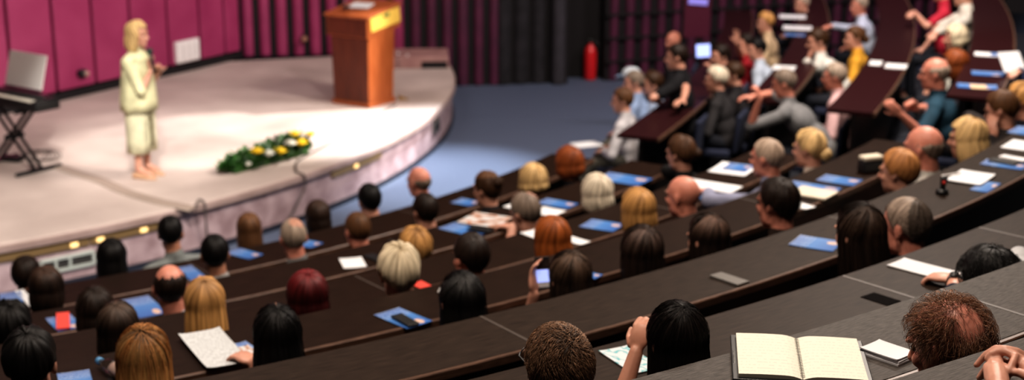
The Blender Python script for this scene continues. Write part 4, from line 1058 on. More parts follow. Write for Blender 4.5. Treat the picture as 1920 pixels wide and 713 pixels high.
person(-1, 785, 343, 'fringe', 'grey', (.015, .013, .015), 'bald man in front of the blue floor', 'bald man seen against the pale blue floor beside the stage', skin='rosy', face=True, yaw=14, ringtop=.03)
# --- foremost desk
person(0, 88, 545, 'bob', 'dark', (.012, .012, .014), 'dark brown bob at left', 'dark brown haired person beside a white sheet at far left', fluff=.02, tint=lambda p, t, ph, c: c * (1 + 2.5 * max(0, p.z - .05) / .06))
person(0, 403, 480, 'short', 'black', (.35, .34, .33), 'black-haired man with pale collar', 'man with short black hair and pale grey collar between two blue brochures', fluff=.009, skin='tan')
person(0, 550, 448, 'crop', 'lgrey', (.16, .16, .16), 'grey cropped man', 'man with grey cropped hair and bald crown, left of blue brochure', skin='rosy', tint=lambda p, t, ph, c: np.array(SK['fair']) * .9 if (p - V((.02, -.06, .12))).length < .05 else c)
person(0, 670, 434, 'crop', 'mid', (.015, .013, .013), 'reddish-brown cropped head', 'person with reddish-brown cropped hair above the small white card', skin='rosy', fluff=.006, yaw=10)
person(0, 797, 398, 'short', 'dark', (.03, .024, .02), 'dark head before the bald man', 'dark short-haired person directly in front of the bald man by stage', fluff=.010)
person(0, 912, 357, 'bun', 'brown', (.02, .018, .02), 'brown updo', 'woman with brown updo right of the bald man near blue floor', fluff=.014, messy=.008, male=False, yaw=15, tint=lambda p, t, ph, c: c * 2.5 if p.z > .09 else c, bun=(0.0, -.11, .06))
person(0, 998, 343, 'bob', 'blonde', (.02, .02, .03), 'pale blonde head beside the auburn one', 'person with fluffy pale blonde hair left of round auburn hair', fluff=.026, messy=.012, male=False, L=.06)
person(0, 1066, 310, 'bob', 'auburn', (.015, .015, .02), 'round auburn head', 'woman with round auburn hair at right end of foremost desk', fluff=.030, male=False, L=.08)
# --- second desk
person(1, 20, 622, 'curly', 'black', (.012, .010, .010), 'curly black-haired person', 'person with big black curls and raised hand at left frame edge', male=False, s=1.12, rh='cheek', fluff=.028, yaw=10)
person(1, 180, 588, 'bob', 'dark', (.010, .010, .012), 'dark head right of the red booklet', 'dark brown haired person just right of the red booklet', fluff=.018)
person(1, 320, 543, 'fringe', 'dark', (.40, .40, .42), 'bald man with dark fringe', 'bald man with dark fringe and pale collar, left of golden-blonde woman', skin='rosy', s=1.12, ringtop=.075, ringfront=45)
person(1, 778, 470, 'short', 'honey', (.02, .02, .02), 'sandy blonde short head', 'person with sandy blonde short hair just behind the silver-blonde head', fluff=.020, root=(.16, .08, .03), male=False, messy=.009)
person(1, 985, 402, 'short', 'grey', (.03, .028, .03), 'grey-haired writing man', 'grey-haired man bent over papers with hand raised, second desk', pitch=22, fluff=.010, tint=lambda p, t, ph, c: np.array(SK['fair']) * .7 if (p - V((.05, -.05, .09))).length < .05 else c, sleeve=.3, lh=(W_(962, 424, ZZ[1] + .04), (-.3, .8, -.1), (0, 0, -1), (-.6, -.3, -.8), .8), yaw=12)
person(1, 1118, 366, 'bob', 'white', (.02, .02, .025), 'white bob', 'woman with smooth white bob, left of blue brochure at second desk end', fluff=.022, male=False, L=.10, messy=.007)
person(1, 1275, 290, 'bun', 'brown', (.012, .012, .012), 'brown low bun by the aisle', 'woman with brown hair in low bun at the second desk end', fluff=.018, messy=.007, male=False, tint=lambda p, t, ph, c: c * 1.6, bun=(.05, -.10, -.0), rh='cheek')
# --- third desk
person(2, 222, 622, 'long', 'dark', (.012, .012, .012), 'dark shoulder-length hair with parted crown', 'woman with dark straight shoulder-length hair and light parting, lower left', fluff=.012, L=.2, part=True, male=False, root=(.09, .06, .045))
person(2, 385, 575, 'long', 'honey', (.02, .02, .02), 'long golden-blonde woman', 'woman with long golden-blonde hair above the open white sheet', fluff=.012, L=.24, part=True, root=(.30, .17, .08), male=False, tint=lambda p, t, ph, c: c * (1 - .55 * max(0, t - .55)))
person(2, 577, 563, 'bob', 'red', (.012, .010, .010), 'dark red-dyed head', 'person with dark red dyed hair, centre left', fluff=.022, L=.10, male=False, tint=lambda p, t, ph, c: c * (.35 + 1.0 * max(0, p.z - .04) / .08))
person(2, 747, 515, 'short', 'silver', (.03, .025, .02), 'silver-blonde short-haired woman', 'woman with thick short silver-blonde hair beside the coral card', fluff=.026, messy=.010, s=1.14, male=False, root=(.35, .28, .18))
person(2, 882, 486, 'short', 'dark', (.02, .015, .013), 'dark head with red ear', 'dark-haired man with reddish ear right of the coral card', fluff=.012, skin='rosy', yaw=12)
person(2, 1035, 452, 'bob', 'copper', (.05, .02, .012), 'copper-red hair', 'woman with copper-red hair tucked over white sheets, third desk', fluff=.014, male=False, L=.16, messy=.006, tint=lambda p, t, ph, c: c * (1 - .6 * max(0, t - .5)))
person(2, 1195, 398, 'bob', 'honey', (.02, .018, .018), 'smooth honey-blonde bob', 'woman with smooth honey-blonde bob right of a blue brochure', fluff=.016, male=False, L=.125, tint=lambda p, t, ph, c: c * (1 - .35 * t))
person(2, 1280, 370, 'bald', 'grey', (.035, .025, .02), 'bald sunburnt man', 'bald sunburnt man left of the large white sheet', skin='rosy', yaw=16, face=True)
person(2, 1437, 298, 'crop', 'lgrey', (.25, .26, .36), 'grey crew-cut man', 'man with grey crew cut and pale lilac shirt, hand on a brochure', skin='rosy', fluff=.005, lh='desk', yaw=14, tint=lambda p, t, ph, c: np.array([.42, .32, .25]), face=True)
person(2, 1516, 281, 'bun', 'blonde', (.50, .42, .36), 'blonde woman with low ponytail', 'blonde woman with swept-back hair at low ponytail, cream top', fluff=.018, male=False, yaw=6, bun=(0.0, -.12, -.03), messy=.008, face=True, tint=lambda p, t, ph, c: c * (.65 + .5 * abs(math.sin(ph * 2.5))))
# --- fourth desk
person(3, 58, 686, 'short', 'black', (.010, .010, .010), 'black wavy head at bottom left', 'person with black wavy hair at lower left below the curly head', fluff=.018, messy=.009, dz=.2)
person(3, 270, 682, 'long', 'honey', (.02, .02, .02), 'strawberry-blonde woman at bottom left', 'woman with long reddish-blonde streaked hair at the bottom, right of bottle', fluff=.014, L=.3, part=True, root=(.06, .03, .018), male=False, s=1.14, nstr=1500, strand_kw=dict(rad=.0009, col=(.50, .24, .09)), tint=lambda p, t, ph, c: c * (.8 if math.sin(ph * 9) > 0 else .55))
person(3, 520, 636, 'long', 'black', (.012, .012, .012), 'straight black-haired woman', 'woman with straight black hair and pale parting, holding the white sheet', fluff=.012, L=.26, part=True, male=False, s=1.1, tint=lambda p, t, ph, c: c * (1 + 6 * max(0, .35 - abs(t - .3)) * (1 if abs(math.sin(ph / 2)) < .35 else 0)), lh=(W_(478, 681, ZZ[3] + .03), (-.3, .9, .1), (0, 0, -1), (-.2, -.3, -1), .5), sleeve=.3, nstr=900, strand_kw=dict(rad=.0008))
person(3, 866, 570, 'long', 'black', (.008, .008, .008), 'black-haired woman with parted crown', 'black-haired woman with ash crown behind the white phone', fluff=.014, L=.22, male=False, s=1.1, tint=lambda p, t, ph, c: c + .05 * max(0, 1 - t * 3.2), nstr=900, strand_kw=dict(rad=.0008))
person(3, 1068, 526, 'long', 'dark', (.03, .022, .02), 'woman raising a phone', 'brown-haired woman holding up a lit phone in her left hand', fluff=.012, L=.22, male=False, part=True, tint=lambda p, t, ph, c: c + np.array([.12, .075, .05]) * max(0, 1 - t * 2.2), nstr=900, strand_kw=dict(rad=.0008),
       lh=(W_(1001, 553, ZZ[3] + .07), (.15, .3, .9), (.6, -.8, .2), (-.1, -.1, -1), .45, (1, .2, 0)), sleeve=.3)
person(3, 1202, 477, 'long', 'dark', (.012, .010, .010), 'dark brown head before the honey bob', 'woman with dark brown hair and pale parting, in front of honey-blonde bob', fluff=.014, L=.2, male=False, part=True, tint=lambda p, t, ph, c: c + np.array([.13, .085, .07]) * max(0, 1 - t * 2.6), nstr=900, strand_kw=dict(rad=.0008))
person(3, 1326, 452, 'long', 'dark', (.010, .009, .009), 'dark head with pale forehead side', 'woman with dark hair turned left, low between honey bob and short-haired man', fluff=.012, L=.2, male=False, yaw=12, nstr=700, strand_kw=dict(rad=.0008), tint=lambda p, t, ph, c: c + np.array([.2, .12, .09]) * max(0, 1 - t * 3))
person(3, 1456, 385, 'short', 'dark', (.03, .018, .014), 'dark short-haired man', 'man with dark brown short hair and bare neck left of cream notepad', fluff=.014, skin='rosy', face=True, yaw=10, nstr=900, strand_kw=dict(rad=.0008, lift=.006), s=1.12)
person(3, 1683, 325, 'short', 'strawberry', (.015, .013, .013), 'strawberry-blonde woman', 'woman with short strawberry-blonde hair in front of bald man at right', fluff=.020, male=False, yaw=12, face=True, root=(.55, .28, .12))
person(3, 1731, 280, 'fringe', 'grey', (.50, .48, .44), 'large bald man in pale shirt', 'bald man with short grey sides and pale collar at fourth desk end', skin='rosy', s=1.2, ringtop=.035, yaw=8, ringfront=70)
person(3, 1813, 262, 'bob', 'blonde', (.06, .04, .03), 'blonde woman at far right aisle', 'blonde woman in left profile right of the large bald man', fluff=.018, male=False, L=.15, yaw=14, face=True, s=1.12, messy=.008, root=(.5, .3, .12))
# --- fifth desk
person(4, 1610, 442, 'long', 'dark', (.010, .009, .009), 'long dark-haired woman at right', 'woman with long dark straight hair left of the man with red ear', fluff=.012, L=.34, male=False, yaw=5, nstr=2200, strand_kw=dict(rad=.0007, npts=8), tint=lambda p, t, ph, c: c + np.array([.11, .07, .05]) * max(0, .8 - t * 2.2), s=1.1)
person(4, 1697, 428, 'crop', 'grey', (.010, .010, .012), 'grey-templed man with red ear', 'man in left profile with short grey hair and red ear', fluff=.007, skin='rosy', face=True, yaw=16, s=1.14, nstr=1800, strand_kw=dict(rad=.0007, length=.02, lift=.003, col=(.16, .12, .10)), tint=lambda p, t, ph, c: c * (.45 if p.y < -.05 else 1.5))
# --- sixth desk
man, hd, Hc, R3m, loc, rl, by = person(5, 1043, 692, 'short', 'mid', (.05, .05, .06), 'brown-haired man in glasses', 'man with tousled brown hair and glasses at the bottom centre', off=.22, s=1.02, fluff=.011, messy=.005, yaw=12, pitch=-8, nstr=11000, vox=.005,
       strand_kw=dict(rad=.0007, length=.034, lift=.008, swirl=.7, npts=6, wild=.3, var=.85, col=(.25, .145, .088)), tint=lambda p, t, ph, c: c * .3)
gl = MB()
for x in (-1, 1):
    gl.chain([hd(x * .078, .075, .018), hd(x * .082, .0, .016), hd(x * .078, -.03, .0)], [.0028, .0028, .0024], 6)
    pts = [hd(x * .036 + .028 * math.cos(a), .102 - .01 * abs(math.cos(a)), .008 + .021 * math.sin(a)) for a in np.linspace(0, 2 * PI, 17)]; gl.chain(pts, [.0022] * 17, 6)
    gl.capsule(hd(x * .064, .094, .016), hd(x * .078, .075, .018), .0028, None, 6)
gl.capsule(hd(-.009, .103, .012), hd(.009, .103, .012), .002, None, 6)
gl.build('glasses', MT['black'], man, True)
person(5, 1268, 645, 'long', 'black', (.10, .055, .045), 'long-haired woman writing', 'woman with long black hair writing on a teal-marked page', off=.20, s=.98, fluff=.012, L=.30, male=False, nstr=7000, vox=.005, part=True,
       strand_kw=dict(rad=.0006, npts=9, var=.6, col=(.010, .007, .006)), tint=lambda p, t, ph, c: c * .7 + np.array([.10, .06, .045]) * max(0, .28 - t), sleeve=.3, lh=(W_(1193, 660, ZZ[5] + .13), (.45, .25, .85), (1, .2, 0), (-1, -.6, -1.4), 1.0, (0, 1, .2)), skin='mid')
person(5, 1856, 540, 'short', 'black', (.012, .014, .03), 'dark-haired writer at right', 'black-haired person in navy sleeve leaning over a white sheet, with wristwatch', off=.26, s=1.1, fluff=.018, nstr=2500, strand_kw=dict(rad=.0007), lh=(W_(1790, 512, ZZ[5] + .05), (-.2, .9, -.1), (0, 0, -1), (-1, -.2, .2), .9, (1, .2, .2)), pitch=25, sleeve=.80)
person(5, 1992, 455, 'short', 'grey', (.45, .45, .46), 'pale-sleeved person at right edge', 'person cut off by the right frame edge with pale sleeve above writer', off=.26, s=1.05, fluff=.012, lh=(W_(1908, 472, ZZ[5] + .04), (-.3, .8, -.1), (0, 0, -1), (-1, -.2, .2), 1.0))
# --- seventh desk: balding man
def bald_spot(p, rnd):
    q = (p - V((-.022, -.098, .070)))
    r = math.sqrt(q.x ** 2 + q.y ** 2 + q.z ** 2)
    r2 = (p - V((.0, .03, .125))).length
    pr = .04 + min(1, max(0, (r - .024) / .05)); pr2 = .4 + .6 * min(1, max(0, (r2 - .035) / .06))
    return rnd.random() > pr * pr2
person(6, 1777, 652, 'fringe', (.08, .038, .018), (.03, .03, .035), 'balding reddish-brown man', 'man with thinning reddish-brown hair and bald crown resting chin on hand', off=.20, s=1.06, skin='rosy', yaw=20, pitch=20, ringtop=-.005, ringfront=50, nstr=6000, vox=.005,
       strand_kw=dict(rad=.0006, length=.05, lift=.018, swirl=-.5, wild=.5, var=.75, col=(.22, .11, .062), bald=bald_spot, fluff=.007), lh='chin', face=True, curlh=1.0)
# --- nearest desk: clasped hands, head outside the frame
zt = ZZ[7]
def clasped(mb, loc):
    f = lambda px, py, h: loc(at(px, py, zt + h))
    # hand A: back of the hand towards the camera
    mb.chain([f(1876, 748, .035), f(1872, 722, .042), f(1868, 700, .046)], [.026, .027, .026], 12)
    mb.chain([f(1862, 712, .04), f(1853, 689, .045)], [.020, .013], 10); mb.chain([f(1866, 706, .045), f(1861, 681, .052)], [.018, .0125], 10)
    mb.chain([f(1872, 704, .045), f(1871, 677, .055)], [.018, .0125], 10); mb.chain([f(1880, 708, .04), f(1884, 690, .05)], [.018, .012], 10)
    mb.chain([f(1853, 689, .045), f(1845, 697, .03), f(1836, 709, .012)], [.0105, .009, .0078], 8)
    mb.chain([f(1861, 681, .052), f(1850, 694, .028), f(1845, 706, .014)], [.011, .009, .008], 8)
    mb.chain([f(1871, 677, .055), f(1880, 676, .05), f(1892, 684, .035)], [.011, .009, .008], 8)
    mb.chain([f(1882, 706, .04), f(1891, 697, .055), f(1898, 683, .068), f(1904, 668, .078)], [.013, .0105, .0092, .0085], 10)
    # hand B: fingers laid over hand A from the right
    mb.chain([f(1962, 716, .045), f(1936, 700, .05), f(1918, 686, .055)], [.027, .026, .022], 12)
    mb.chain([f(1922, 684, .055), f(1905, 670, .072), f(1890, 661, .078), f(1872, 659, .075), f(1860, 664, .068), f(1851, 673, .055)], [.017, .012, .0100, .0095, .0090, .0078], 10)
    mb.chain([f(1926, 676, .055), f(1906, 661, .075), f(1885, 655, .082), f(1867, 654, .076), f(1848, 666, .056), f(1831, 685, .03)], [.016, .012, .0100, .0095, .0090, .0075], 10)
    mb.chain([f(1930, 690, .05), f(1914, 678, .06), f(1899, 676, .055), f(1888, 684, .04)], [.016, .011, .0095, .008], 10)
    mb.chain([f(1944, 714, .05), f(1926, 706, .055), f(1912, 699, .058), f(1900, 699, .054)], [.018, .0125, .0108, .0092], 10)
    o = []
p, *_ = person(7, 2070, 742, 'short', 'dark', (.02, .02, .025), 'person with clasped hands', 'person with clasped bare hands resting on the nearest desk at bottom right', off=.30, custom=clasped, vox=.0036, skin='fair',
       lh=(W_(1876, 750, zt + .035), None, None, (-1, -.1, .1)), rh=(W_(1964, 717, zt + .045), None, None, (1, -.3, .1)), sleeve=.9, s=1.0)
nails = MB()
# --- right-hand block
def p2(k, px, py, *a, **kw): return person(k, px, py, *a, block=2, **kw)
fr = lambda x: (V((x * .125, .40, .44)), V((x * .14, .62, .08)))
p2(-1, 1166, 190, 'short', 'mid', (.50, .48, .50), 'brown-haired reader in front row', 'brown-haired person in pale shirt reading white paper in the right block front', fluff=.014, face=True, rh='lap', lh='lap', base=fr, pants=(.09, .085, .07))
p2(-1, 1188, 156, 'short', 'grey', (.25, .33, .5), 'person in the pale blue cap', 'person with pale blue and white cap in front of the slatted wall', fluff=.01, face=True, base=fr, pants=(.10, .095, .075), dz=.25)
p2(-1, 1222, 158, 'short', 'brown', (.28, .34, .46), 'brown-haired person in light blue shirt', 'person with thick brown hair and light blue shirt beside the pale cap', fluff=.022, face=True, male=False)
p2(-1, 1262, 78, 'bald', 'grey', (.012, .012, .014), 'rosy bald person by the slatted wall', 'rosy bald person farthest left against the slatted wall', skin='rosy', face=True)
p2(0, 1268, 112, 'short', 'dark', (.010, .010, .012), 'dark-haired man in black with folded arms', 'dark-haired man in black T-shirt with folded bare arms on desk', head_pos=tuple(at(1268, 108, ZZ[0] + .50)), sleeve=.3, face=True, s=1.1,
   lh=(W_(1238, 192, ZZ[0] + .06), (.3, .3, 0), (0, 0, -1), (-1, .2, .2)), rh=(W_(1280, 222, ZZ[0] + .06), (-.9, .3, 0), (0, 0, -1), (1, .2, .2)), skin='fair')
p2(0, 1350, 106, 'short', 'dark', (.02, .015, .02), 'dark-haired person filming with a tablet', 'dark-haired person holding up a lit tablet in the right block', face=True, lh=(W_(1312, 122, 1.02), (.1, .3, 1), (0, 1, 0), None, .8), yaw=10, male=False, fluff=.016)
p2(0, 1342, 150, 'short', 'white', (.03, .028, .03), 'white-haired person below the tablet', 'white-haired person in dark top below the lit tablet', fluff=.020, male=False, face=True)
p2(0, 1374, 141, 'short', 'brown', (.02, .018, .02), 'brown head beside the white one', 'brown-haired person just right of the white-haired one in right block', fluff=.014, face=True)
p2(0, 1418, 94, 'short', 'black', (.46, .52, .62), 'black-haired man in pale blue shirt', 'black-haired man in pale blue-white shirt in the middle of right block', fluff=.010, lean=.25, face=True, sleeve=1)
p2(0, 1434, 44, 'short', 'honey', (.52, .38, .24), 'golden-haired woman in beige top', 'golden-haired woman in beige top before the slatted wall', fluff=.022, male=False, head_pos=tuple(at(1434, 44, ZZ[0] + .24)), face=True)
p2(0, 1398, 84, 'short', 'dark', (.35, .02, .03), 'person raising a hand', 'person in red with a bare forearm raised high', face=True, rh=(aty(1375, 72, 16.6), (-.2, 0, 1), (-1, 0, 0), (1, .2, -1), .15, (0, 1, 0)), sleeve=.3, male=False, dz=.20)
p2(1, 1470, 158, 'short', 'grey', (.17, .17, .175), 'grey-shirted man', 'grey-haired man in grey shirt leaning forward, hand at chin', fluff=.008, lean=.42, pitch=18, face=True, sleeve=.5, lh=(aty(1424, 186, 12.85), (0, .25, 1), (0, .5, .2), (.1, .3, -1), 1.2, (1, 0, 0)), skin='rosy', rh='desk', s=1.12)
p2(1, 1532, 78, 'short', 'brown', (.62, .60, .56), 'man in white shirt leaning forward', 'brown-haired man in white shirt leaning forward in right block', fluff=.012, lean=.36, face=True, lh='chin', pitch=14, s=1.12)
p2(1, 1564, 145, 'short', 'lgrey', (.56, .36, .36), 'grey-haired person in pink', 'grey-haired person in pale pink shirt behind the dark desk', fluff=.010, face=True, skin='rosy', s=1.08, lean=.2)
p2(1, 1602, 72, 'bun', 'mid', (.62, .32, .04), 'woman in mustard yellow top', 'dark-blonde woman with low bun in mustard yellow top', fluff=.014, male=False, face=True, bun=(0, -.12, -.03), s=1.08)
p2(1, 1610, 12, 'short', 'lgrey', (.46, .50, .62), 'grey-blond man at top', 'grey-blond man in light blue shirt at the top, beside the plum desk', fluff=.012, face=True, s=1.12, skin='rosy', lh=(W_(1530, 46, 1.0), (-.5, .6, 0), (0, 0, -1), (-1, 0, -.3)), lean=.2)
p2(1, 1503, 10, 'short', 'lgrey', (.06, .06, .065), 'small grey head at top edge', 'grey-haired person in dark jumper above the long white sheets', fluff=.010, head_pos=tuple(at(1503, 8, ZZ[0] + .35)), face=True)
p2(2, 1752, 140, 'fringe', 'lgrey', (.020, .055, .085), 'bald man in teal shirt', 'bald man in dark teal shirt with raised clasped hands', skin='rosy', face=True, s=1.22, ringtop=.06, ringfront=60, sleeve=.5, lh=(W_(1688, 214, 1.12), (-.3, .5, .5), (1, 0, 0), (-.6, -.2, -1), .9), rh=(W_(1705, 208, 1.14), (-.5, .4, .5), (-1, 0, 0), (.8, 0, -1), .9), lean=.18)
p2(2, 1789, 122, 'bob', 'auburn', (.03, .03, .04), 'auburn-brown head behind the teal man', 'auburn-brown haired person behind bald teal-shirted man', fluff=.016, male=False, L=.12)
p2(2, 1790, 72, 'bob', 'silver', (.55, .53, .48), 'beige-blonde head', 'beige-blonde short-haired person in white above the auburn head', fluff=.020, male=False, L=.07)
p2(2, 1812, -28, 'short', 'grey', (.62, .58, .52), 'white-shirted man at top right', 'person in white shirt reaching forward, head above the top frame edge', fluff=.01, head_pos=tuple(at(1806, -14, ZZ[2] + .44)), lh=(aty(1726, 74, 15.3), (-.9, .3, -.1), (0, 0, -1), (-.6, 0, -.4)), rh=(aty(1740, 60, 15.7), (-.9, .3, -.1), (0, 0, -1), (1, 0, -.4)), s=1.25, lean=.34)
p2(2, 1752, -30, 'short', 'brown', (.50, .03, .06), 'person in the red dress', 'person in bright red top, head above the top frame edge', head_pos=tuple(at(1764, -18, ZZ[2] + .40)), sleeve=.3, male=False, lh=(aty(1714, 22, 16.6), (-.8, .3, -.1), (0, 0, -1), (-.6, 0, -.4)), s=1.1)
p2(3, 1878, 208, 'short', 'mid', (.03, .025, .025), 'person leaning head on hand', 'tan-faced person leaning head on hand above the blonde woman', fluff=.012, face=True, s=1.12, rh='cheek', lh='cheek', pitch=22, skin='fair', male=False)
p2(3, 1914, 193, 'short', 'honey', (.02, .02, .03), 'honey-haired person at right edge', 'honey-blond curly person at the right frame edge', fluff=.022, messy=.012, male=False, face=True)
p2(3, 1945, 92, 'short', 'brown', (.012, .016, .045), 'navy-sweatered person', 'person in navy sweater holding white sheet at upper right edge', head_pos=tuple(at(1955, 70, ZZ[3] + .34)), lh=(W_(1912, 133, ZZ[3] + .09), (-.8, .3, 0), (0, 0, -1), (-.6, 0, -.5)), s=1.1)
# things held or worn by people
def held(name, px, py, z, size, m, label, cat, parts=None, rz=0, tilt=0):
    o = empty(name, at(px, py, z), rz); rot = Matrix.Rotation(tilt, 3, 'X')
    MB().box((0, 0, 0), size, rot, min(size) * .3).build('case', MT[m], o); tag(o, label, cat); return o, rot
c = at(1017, 512, ZZ[3] + .155); o = empty('raised_phone', c, R(14)); rot = Matrix.Rotation(R(-12), 3, 'X')
MB().box((0, 0, 0), (.072, .009, .155), rot, .004).build('case', MT['black'], o)
MB().box(rot @ V((0, -.0052, -.014)), (.064, .001, .060), rot).build('screen', MT['screen'], o)
MB().box(rot @ V((0, -.0052, -.057)), (.058, .001, .022), rot).build('lower_screen', MT['paper'], o)
tag(o, 'lit smartphone held upright by the brown-haired woman at centre', 'phone')
c = at(1318, 95, 1.05); o = empty('tablet', c, R(20)); rot = Matrix.Rotation(R(-8), 3, 'X')
MB().box((0, 0, 0), (.20, .012, .17), rot, .004).build('case', MT['black'], o); MB().box(rot @ V((0, -.007, 0)), (.17, .001, .14), rot).build('screen', MT['screen'], o)
tag(o, 'lit bluish tablet held up before the slatted wall', 'tablet')
c = at(1329, 62, 1.10); o = empty('display_strip', c + V((.15, 2.2, .0)), R(14)); 
MB().box((0, .02, -.1), (.36, .03, .62), None, .004).build('backing', mat('plum board', (.07, .008, .025), .5), o); MB().box((0, -.002, .06), (.27, .006, .085), Matrix.Rotation(R(6), 3, 'Y')).build('lit_strip', mat('violet strip', (.2, .18, .5), .4, **{'Emission Color': (.28, .24, .75, 1), 'Emission Strength': .5}), o)
tag(o, 'plum board with bluish lit strip above the tablet', 'display')
o, rot = held('lap_paper', 1100, 271, .14, (.30, .22, .008), 'paper', 'white paper on the lap of the front-row reader at right', 'paper', rz=.4)
o, rot = held('held_sheet', 1897, 116, ZZ[3] + .12, (.22, .006, .20), 'paper', 'white sheet held up by the navy-sweatered person', 'paper', rz=.3, tilt=-.7)
for rt_, short, *_ in PEOPLE:
    if short == 'person in the pale blue cap':
        Hc_ = None
capo = at(1184, 143, .70)
o = empty('cap', at(1184, 141, ZZ[0] - .245 + .32), R(70)); b = MB()
b.lathe((0, 0, 0), [(.105, -.02), (.11, .0), (.10, .05), (.06, .085), (.01, .095)], 20).build('crown', mat('cap cloth', (.45, .5, .55), .8), o, True)
MB().box((0, .12, -.012), (.15, .11, .012), Matrix.Rotation(R(-12), 3, 'X'), .005).build('brim', mat('cap blue', (.14, .2, .3), .8), o)
tag(o, 'pale blue and white cap worn by the front-row person at right', 'cap')
wp, wdir = WRIST['dark-haired writer at right', -1]
o = empty('wristwatch', wp - wdir * .028); o.rotation_mode = 'QUATERNION'; o.rotation_quaternion = wdir.to_track_quat('Z', 'Y')
MB().lathe((0, 0, 0), [(.029, -.011), (.034, -.011), (.0355, 0), (.034, .011), (.029, .011)], 20).build('strap', MT['chrome'], o, True)
upv = o.rotation_quaternion.inverted() @ V((-.3, -.5, .8)); upv.z = 0; upv.normalize()
b = MB().lathe((0, 0, .030), [(.018, 0), (.019, .004), (.017, .010)], 16); qd = upv.to_track_quat('Z', 'Y').to_matrix(); b.v = [qd @ v for v in b.v]; b.build('dial', MT['black'], o, True)
tag(o, 'silver wristwatch on the wrist of the dark-haired writer', 'watch')

# --- the presenter
pw = at(263, 331, 0); Hp = at(256, 64, 0)
hz = 1.60
Hp = at_vert(258, 66, pw + V((0, -.02, 0)), V((0, 1, 0)))
py_ = -PI / 2 - R(14)
def grip(px, py): return at_vert(px, py, pw + V((.0, -.10, 0)), V((0, 1, 0)))
pr, hd, Hc, R3p, loc, rl, by = person(0, 258, 66, 'bob', 'blonde', (.66, .63, .40), 'presenter', 'blonde woman in pale cream outfit speaking into a microphone on stage', head_pos=tuple(Hp), stand=True, zfloor=0, body_yaw=py_, look=(20, 8), s=1.04, male=False, face=True,
       fluff=.022, L=.15, messy=.008, sleeve=.55, cap='presenter', pitch=4, lean=.03, root=(.62, .42, .2), vox=.009,
       rh=(grip(285, 128), (.35, -.2, .85), (0, .7, 0), (.9, -.4, -.9), 1.1, (0, 1, 0)), lh=(at_vert(303, 129, pw + V((0, .12, 0)), V((0, 1, 0))), (1, .2, .15), (0, 0, 1), (-.2, -.5, -.9), .6, (0, 1, .3)))
sk = MB()
prof = [(.30, .145, .115), (.40, .15, .12), (.60, .158, .128), (.78, .185, .15), (.90, .195, .16), (1.0, .178, .15)]
def tubeprof(prof, n=28, folds=.0, seed=0, cx=0):
    vs = []; fs = []
    for i, (z, a, b) in enumerate(prof):
        for j in range(n):
            t = 2 * PI * j / n; w = 1 + folds * math.sin(t * 7 + seed + z * 3) * (1 - i / len(prof)); vs.append((cx + a * w * math.cos(t), b * w * math.sin(t), z))
    for i in range(len(prof) - 1):
        for j in range(n): j2 = (j + 1) % n; fs.append([i * n + j, i * n + j2, (i + 1) * n + j2, (i + 1) * n + j])
    return vs, fs
for x in (-1, 1):
    vs, fs = tubeprof([(.27, .100, .115), (.40, .098, .110), (.60, .098, .112), (.80, .105, .13), (.95, .10, .13)], 24, .05, x, x * .078)
    q = mesh('trouser_leg', vs, fs, MT['cloth'], pr); q.color = (.68, .65, .46, 1); m_ = q.modifiers.new('s', 'SOLIDIFY'); m_.thickness = .006
vs, fs = tubeprof([(.70, .215, .175), (.80, .21, .172), (.95, .192, .16), (1.08, .178, .148), (1.2, .172, .14)], 30, .04)
q = mesh('tunic_hem', vs, fs, MT['cloth'], pr); q.color = (.66, .63, .40, 1); m_ = q.modifiers.new('s', 'SOLIDIFY'); m_.thickness = .006
for x in (-1, 1):
    b = MB(); b.capsule((x * .085, -.05, .035), (x * .085, .10, .024), .036, .034); b.capsule((x * .085, .08, .02), (x * .085, .17, .016), .033, .018); b.box((x * .085, -.06, .022), (.035, .035, .045), None, .006)
    job('shoe', b, .007, mat('beige shoe', (.50, .30, .19), .45) if x < 0 else bpy.data.materials['beige shoe'], pr)
MB().box((.10, .17, .50), (.05, .012, .30), None, .004).build('side_trim', MT['brown_trim'], pr)
# microphone in her hand
grip2 = lambda px, py: at_vert(px, py, pw + V((.0, -.17, 0)), V((0, 1, 0)))
g0 = grip2(287, 126); g1 = grip2(279, 90)
o = empty('handheld_microphone', g0); d = g1 - g0
MB().capsule(V((0, 0, 0)) - d * .25, d * .62, .014, .019).build('handle', MT['black'], o, True)
MB().ball(d * .82, .034).build('grille', mat('dark grille', (.03, .05, .04), .5, .5), o, True)
MB().capsule(d * .62, d * .67, .021, .021).build('ring', MT['chrome'], o, True)
tag(o, 'black handheld microphone held to the mouth by the presenter', 'microphone')

# ------------------------------------------------------------------ seats under the audience
def seat_proto():
    t = empty('auditorium_seat')
    MB().box((0, .12, .40), (.46, .42, .08), None, .025).build('seat_cushion', MT['navy_seat'], t)
    MB().box((0, -.155, .62), (.46, .05, .40), Matrix.Rotation(R(4), 3, 'X'), .02).build('backrest', MT['navy_seat'], t)
    for x in (-1, 1): MB().box((x * .2, .0, .18), (.04, .24, .36), None, .008).build('leg', MT['black_metal'], t)
    return t
proto = seat_proto(); first = True
for rt_, short, k, block, stand in PEOPLE:
    if stand: continue
    if first: t = proto; first = False
    else:
        t = proto.copy(); COL.objects.link(t)
        for ch in list(proto.children):
            c2 = ch.copy(); COL.objects.link(c2); c2.parent = t
    t.location = rt_.location; t.rotation_euler = rt_.rotation_euler
    tag(t, 'navy upholstered seat under the ' + short, 'seat', 'auditorium seats')
run_jobs()

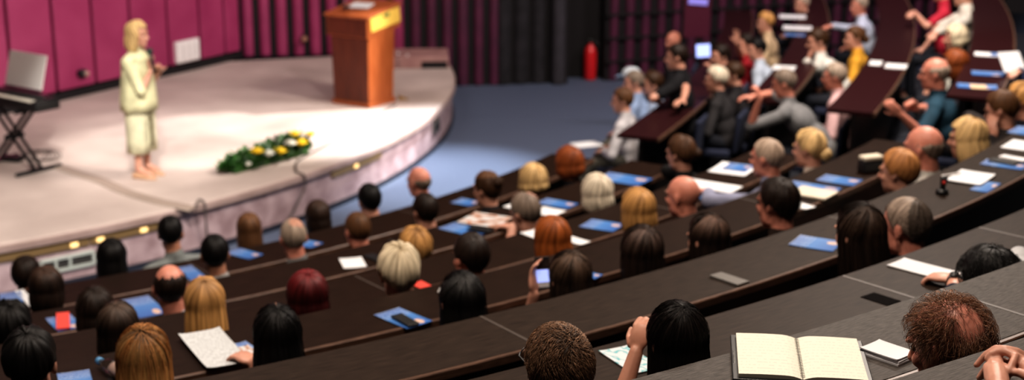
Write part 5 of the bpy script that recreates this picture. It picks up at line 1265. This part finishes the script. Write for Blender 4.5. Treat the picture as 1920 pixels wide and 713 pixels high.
# ------------------------------------------------------------------ light
def area(loc, target, size, power, color=(1, .93, .85), shape='DISK', spread=180):
    l = bpy.data.lights.new('lamp', 'AREA'); l.energy = power; l.size = size; l.color = color; l.shape = shape; l.spread = R(spread)
    o = bpy.data.objects.new('lamp', l); COL.objects.link(o); o.location = loc
    o.rotation_euler = (V(target) - V(loc)).to_track_quat('-Z', 'Y').to_euler(); return o
def spot(loc, target, angle, power, color=(1, .95, .88), blend=.4, radius=.08):
    l = bpy.data.lights.new('spot', 'SPOT'); l.energy = power; l.spot_size = R(angle); l.spot_blend = blend; l.color = color; l.shadow_soft_size = radius
    o = bpy.data.objects.new('spot', l); COL.objects.link(o); o.location = loc
    o.rotation_euler = (V(target) - V(loc)).to_track_quat('-Z', 'Y').to_euler(); return o
spot((4.5, 18.8, 6.5), at(530, 250, 0), 17, 6800, blend=.35)         # pool in front of the lectern
spot((-1.5, 4.0, 8.0), pw + V((0, 0, .8)), 11, 4300, blend=.5)          # presenter
spot((-1.0, 4.0, 8.0), at(150, 420, 0), 22, 4300, blend=.9)           # front of the stage
spot((6.0, 14.0, 6.0), at(730, 190, .3), 15, 3500, blend=.6)          # lectern and right end
spot((-.6, 13.0, 3.2), (-5.4, 18.4, 1.4), 60, 760, (1, .9, .92), blend=.8)   # back wall wash
spot((2.2, 14.5, 3.6), (-2.0, 20.8, 1.2), 44, 230, (1, .9, .92), blend=.8)
area((-5, 16, 8), (-4, 17, 0), 4, 110, (1, .92, .88))
spot((1.5, 17.5, 7), at(800, 330, FLOOR), 26, 6500, (.86, .93, 1), blend=1)
for x, y, p in ((-3, 7, 250), (1.5, 8, 250), (3.5, 13, 320), (0, 3.5, 230)):
    area((x, y, 7.5), (x, y, 0), .9, p, (1, .85, .72))
area((4.0, 12, 7), (2.8, 14, .8), .9, 460, (1, .9, .82))
area((5.5, 18, 5), (4.0, 22.5, .8), 1.0, 160, (1, .85, .9))
w = bpy.data.worlds.new('world'); SC.world = w; w.use_nodes = True
w.node_tree.nodes['Background'].inputs[0].default_value = (.035, .028, .028, 1); w.node_tree.nodes['Background'].inputs[1].default_value = .4
SC.view_settings.view_transform = 'Standard'; SC.view_settings.look = 'Medium High Contrast'; SC.view_settings.exposure = 0
SC.cycles.use_denoising = True
